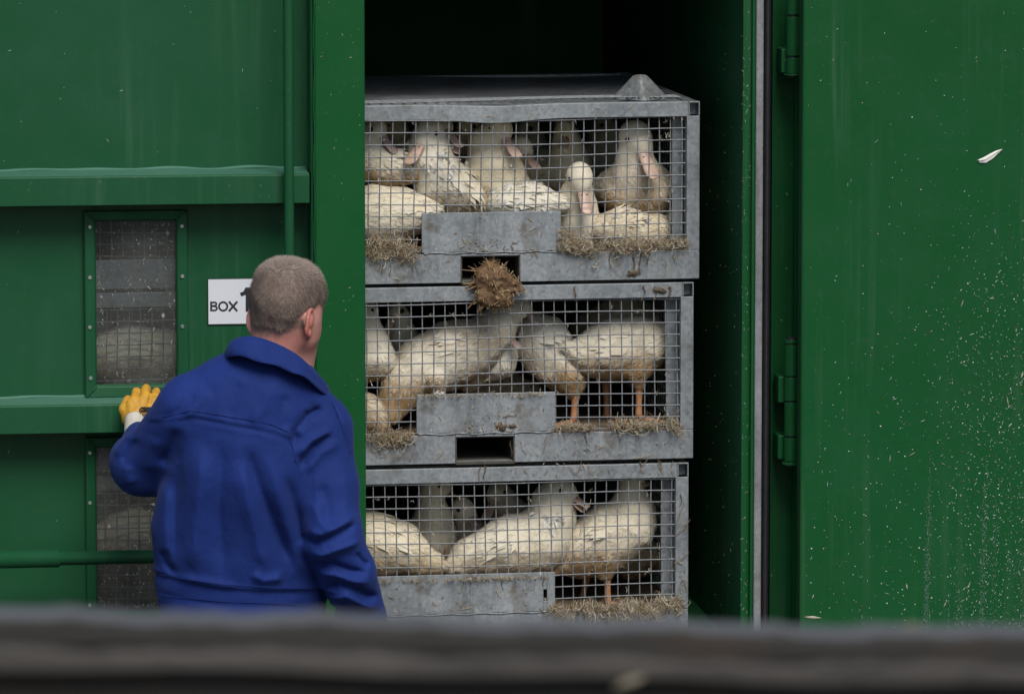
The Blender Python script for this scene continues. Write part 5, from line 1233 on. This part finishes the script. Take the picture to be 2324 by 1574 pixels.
# thin runs of muck down the rails
def runs(label, lst, seed):
    r = random.Random(seed); mb = MB()
    for x, y0, y1, w in lst:
        n = 9; L_, R_ = [], []
        for i in range(n):
            t = i/(n-1); ww = w*.32*(1 - .35*t)*(1 + .5*math.sin(i*1.9 + x))*.00106; p = PC(x + 2.2*math.sin(t*5 + x), y0 + (y1-y0)*t, -.0032); L_.append(p - CX*ww); R_.append(p + CX*ww)
        mb.add(L_ + [(a+b_)/2 - CN*.0003 for a, b_ in zip(L_, R_)] + R_, [(i, i+1, n+i+1, n+i) for i in range(n-1)] + [(n+i, n+i+1, 2*n+i+1, 2*n+i) for i in range(n-1)])
    return tag(mb.build('muck_runs', M['muck'], None, True), label, 'muck', None, 'stuff')
r = random.Random(77)
runs('dark runs of muck down the rails of the topmost crate', [(1438, 578, 622, 7), (1453, 575, 624, 6), (1471, 576, 600, 5), (1385, 575, 612, 3), (1398, 572, 592, 3), (1340, 572, 590, 4), (1530, 574, 600, 2)] + [(r.uniform(840, 1030), 600, r.uniform(606, 630), 2) for _ in range(6)], 1)
runs('dark runs of muck down the rails of the middle crate', [(1305, 650, 682, 5), (1462, 648, 668, 6), (1488, 650, 676, 5), (1520, 650, 672, 9), (1085, 655, 672, 4), (900, 990, 1022, 4), (1330, 985, 1010, 3), (1405, 980, 1006, 3), (1290, 900, 905, 2), (1160, 1000, 1035, 3)], 2)
runs('dark runs of muck down the rails of the lowest crate', [(1100, 1056, 1085, 5), (1088, 1058, 1070, 3), (1455, 1046, 1060, 6), (1500, 1044, 1066, 4), (1050, 1320, 1342, 2), (1140, 1318, 1340, 3), (1233, 1312, 1330, 4), (1545, 1120, 1150, 3)], 3)
# dung caught on the steel
def splat(name, label, x, y, rx, ry, seed, plane=PC, dep=-0.0035, n=18, m_=None):
    r = random.Random(seed); c = plane(x, y, dep); ux = CX if plane is PC else Vector((1, 0, 0)); nn = CN if plane is PC else Vector((0, 1, 0))
    vv = []
    for k in range(n):
        w = 2*math.pi*k/n; q = 1 + r.uniform(-.38, .3); vv.append(c + ux*(rx*.00106*q*math.cos(w)) + Vector((0, 0, ry*.00106*q*math.sin(w))))
    mid = [c.lerp(v, .55) - nn*(.0022 + r.uniform(-.001, .0015)) for v in vv]
    mb = MB(); mb.add(vv + mid + [c - nn*.004], [(k, (k+1) % n, n+(k+1) % n, n+k) for k in range(n)] + [(n+k, n+(k+1) % n, 2*n) for k in range(n)])
    return tag(mb.build(name, m_ or M['muck'], None, True), label, 'dung')
splat('dung_splat', 'brown dung lump on the bottom rail of the topmost crate, with a white feather', 1436, 620, 14, 8, 1)
splat('dung_splat', 'larger brown dung smear on the plate of the middle crate', 1136, 968, 13, 10, 2)
splat('dung_splat', 'smaller brown dung smear beside the larger one on the middle plate', 1163, 966, 10, 6, 3)
splat('dung_splat', 'dung stain on the top rail of the middle crate near its right corner', 1497, 659, 16, 7, 4)

# flakes of dirt and feather stuck on the open door
mb = MB(); r = random.Random(33)
yd = -0.1312
def flake(x, y, L, w, a, k):
    p = P(x, y, yd); s_ = .001; t = Vector((math.cos(a), 0, math.sin(a)))*L*s_; q = Vector((-math.sin(a), 0, math.cos(a)))*w*s_
    mb.add([p - t*.5, p + q*.5, p + t*.5, p - q*.5, p + Vector((0, -.0016, 0))], [(0, 1, 4), (1, 2, 4), (2, 3, 4), (3, 0, 4), (0, 3, 2, 1)], k)
n = 0
while n < 9500:
    x, y = r.uniform(1830, 2850), r.uniform(0, 1900)
    dens = .035 + .95*math.exp(-((x-2300)/(150 if x < 2300 else 330))**2)*min(1, max(0, (y-430)/380)) + .18*max(0, (y-700)/700)
    if r.random() > dens: continue
    n += 1; z = r.random()
    L = r.choice((1.2, 1.6, 2.0, 2.6, 3.4, 4.4)) if z < .93 else r.uniform(5, 15)
    flake(x, y, L, L*r.uniform(.4, .9) if z < .93 else r.uniform(1, 2), r.uniform(0, 3.14) if z < .93 else r.gauss(1.5, .6), r.choice((0, 1, 3, 3, 3, 3, 3, 2)))
for x, y, L, w, a in ((2184, 688, 26, 4, 1.2), (2287, 910, 38, 4, 1.75), (2058, 1330, 18, 6, 1.7), (1845, 1400, 52, 12, -.08), (2020, 1040, 24, 4, 1.5), (2070, 1030, 26, 3, .5), (2200, 1325, 22, 4, 1.2), (2145, 1370, 20, 5, 1.1), (2320, 850, 22, 7, 1.3)): flake(x, y, L*.85, w*.6, a, 0)
for x0_, y0_, y1_, k_, wd in ((2112, 1010, 1560, 1000, 5), (2238, 1050, 1560, 1000, 6), (2180, 1220, 1560, 300, 6), (2268, 900, 1400, 260, 6), (2158, 1290, 1560, 240, 3), (2330, 1000, 1500, 500, 8), (2420, 1100, 1600, 600, 8)):
    for _ in range(k_):                                 # dried milky runs
        u_ = r.random()**.6; flake(x0_ - 14*u_ + r.gauss(0, wd*(.5 + .6*u_)), y0_ + (y1_-y0_)*u_, r.uniform(.9, 3.0), r.uniform(.6, 1.2), 1.57 + r.gauss(0, .3), 3)
tag(mb.build('dirt_flakes', [M['fluff'], M['white_bit'], M['dung'], M['milky']]), 'pale flecks of dirt and down spattered over the open green door', 'dirt', None, 'stuff')
mb = MB()
for _ in range(60):
    x, y = r.uniform(5, 700), r.uniform(5, 1300); L = r.choice((1, 1.3, 1.8, 2.5, 6)); p = P(x, y, PAN - .0004)
    if 185 < x < 430 and y > 470 or abs(y-430) < 45 or abs(y-945) < 45: continue
    a = r.uniform(0, 3.1); t = Vector((math.cos(a), 0, math.sin(a)))*L*.001; q = Vector((-math.sin(a), 0, math.cos(a)))*.0008
    mb.add([p - t, p + q, p + t, p - q, p + Vector((0, -.0012, 0))], [(0, 1, 4), (1, 2, 4), (2, 3, 4), (3, 0, 4)], r.randrange(2))
for _ in range(40):
    x, y = r.uniform(722, 826), r.uniform(5, 1390); L = r.choice((.8, 1, 1.3, 2, 4)); p = P(x, y, -.0004); a = r.uniform(0, 3.1); t = Vector((math.cos(a), 0, math.sin(a)))*L*.001; q = Vector((-math.sin(a), 0, math.cos(a)))*.0008
    mb.add([p - t, p + q, p + t, p - q, p + Vector((0, -.0012, 0))], [(0, 1, 4), (1, 2, 4), (2, 3, 4), (3, 0, 4)], r.randrange(2))
for _ in range(230):                                    # scratched lip of the doorway and the wall inside it
    inside = r.random() < .35
    x, y = (r.uniform(1600, 1680) if inside else r.choice((1686, 1690, 1695, 1702)) + r.gauss(0, 2)), r.uniform(60, 1400)
    if not inside and r.random() > .4 + .6*abs(math.sin(y*.011)): continue
    p = P(x, y, .0195) if not inside else None
    if inside:
        d_ = ray(x, y); p = CAM + d_*((xr - .0006 - CAM.x)/d_.x); 
        if not (.1 < p.y < 1.6): continue
        t = Vector((0, r.gauss(0, .4), r.gauss(0, 1))).normalized()*.0012*r.choice((1, 1.5, 3)); q = Vector((0, .004, .0004)); nn_ = Vector((-.001, 0, 0))
    else:
        a = r.gauss(1.4, .7); L = r.choice((.8, 1.2, 1.8, 3, 6)); t = Vector((math.cos(a), 0, math.sin(a)))*L*.001; q = Vector((-math.sin(a), 0, math.cos(a)))*.0007; nn_ = Vector((0, -.0012, 0))
    mb.add([p - t, p + q, p + t, p - q, p + nn_], [(0, 1, 4), (1, 2, 4), (2, 3, 4), (3, 0, 4)], r.randrange(2))
tag(mb.build('dirt_flakes', [M['fluff'], M['milky']]), 'sparse pale flecks on the green side panel, post and doorway edge', 'dirt', None, 'stuff')
mb = MB()
for ya, yb in ((502, 868), (1014, 1380)):               # down and dust stuck to the window panes
    for _ in range(330):
        x, y = r.uniform(221, 396), r.uniform(ya, yb); L = r.choice((.7, .9, 1.2, 1.6, 2.2, 3.5, 6)); p = P(x, y, PAN - .0044); a = r.gauss(1.4, .8)
        t = Vector((math.cos(a), 0, math.sin(a)))*L*.001; q = Vector((-math.sin(a), 0, math.cos(a)))*.00045*r.uniform(.6, 1.8); bow = q*r.uniform(-2, 2) if L > 2 else q*0
        mb.add([p - t + bow, p + q, p + t + bow, p - q, p + Vector((0, -.0009, 0))], [(0, 1, 4), (1, 2, 4), (2, 3, 4), (3, 0, 4)], r.choice((0, 1, 2, 2)))
tag(mb.build('dirt_flakes', [M['fluff'], M['white_bit'], M['milky']]), 'specks of down and dust clinging to the two window panes', 'dirt', None, 'stuff')
# feather stuck on the door
fe = empty('feather', P(2250, 352, yd)); fo = fe.location.copy(); tag(fe, 'white curved feather stuck on the open green door', 'feather')
cv = [(2221, 365), (2235, 362), (2250, 353), (2262, 345), (2274, 339)]; ws = [4, 7.5, 7, 4.5, .8]
cp = [P(x, y, yd - .001) for x, y in cv]; L_ = []
for side in (-1, 1):
    ring = []
    for i, p in enumerate(cp):
        t = (cp[min(i+1, 4)] - cp[max(i-1, 0)]).normalized(); ring.append(p + Vector((-t.z, 0, t.x))*(side*ws[i]*.0011*(.75 if side > 0 else 1)) + Vector((0, -.0012, 0)))
    L_.append(ring)
mb = MB(); v = L_[0] + [p + Vector((0, -.0035, 0)) for p in cp] + L_[1]; f_ = [(i, i+1, 5+i+1, 5+i) for i in range(4)] + [(5+i, 6+i, 11+i, 10+i) for i in range(4)]
mb.add(v, f_); mb.build('vane', M['white_bit'], fe, True, fo)
mb = MB(); mb.tube([p + Vector((0, -.004, 0)) for p in cp], [.0009, .0008, .0007, .0006, .0004], 5); mb.build('quill', M['fluff'], fe, True, fo)
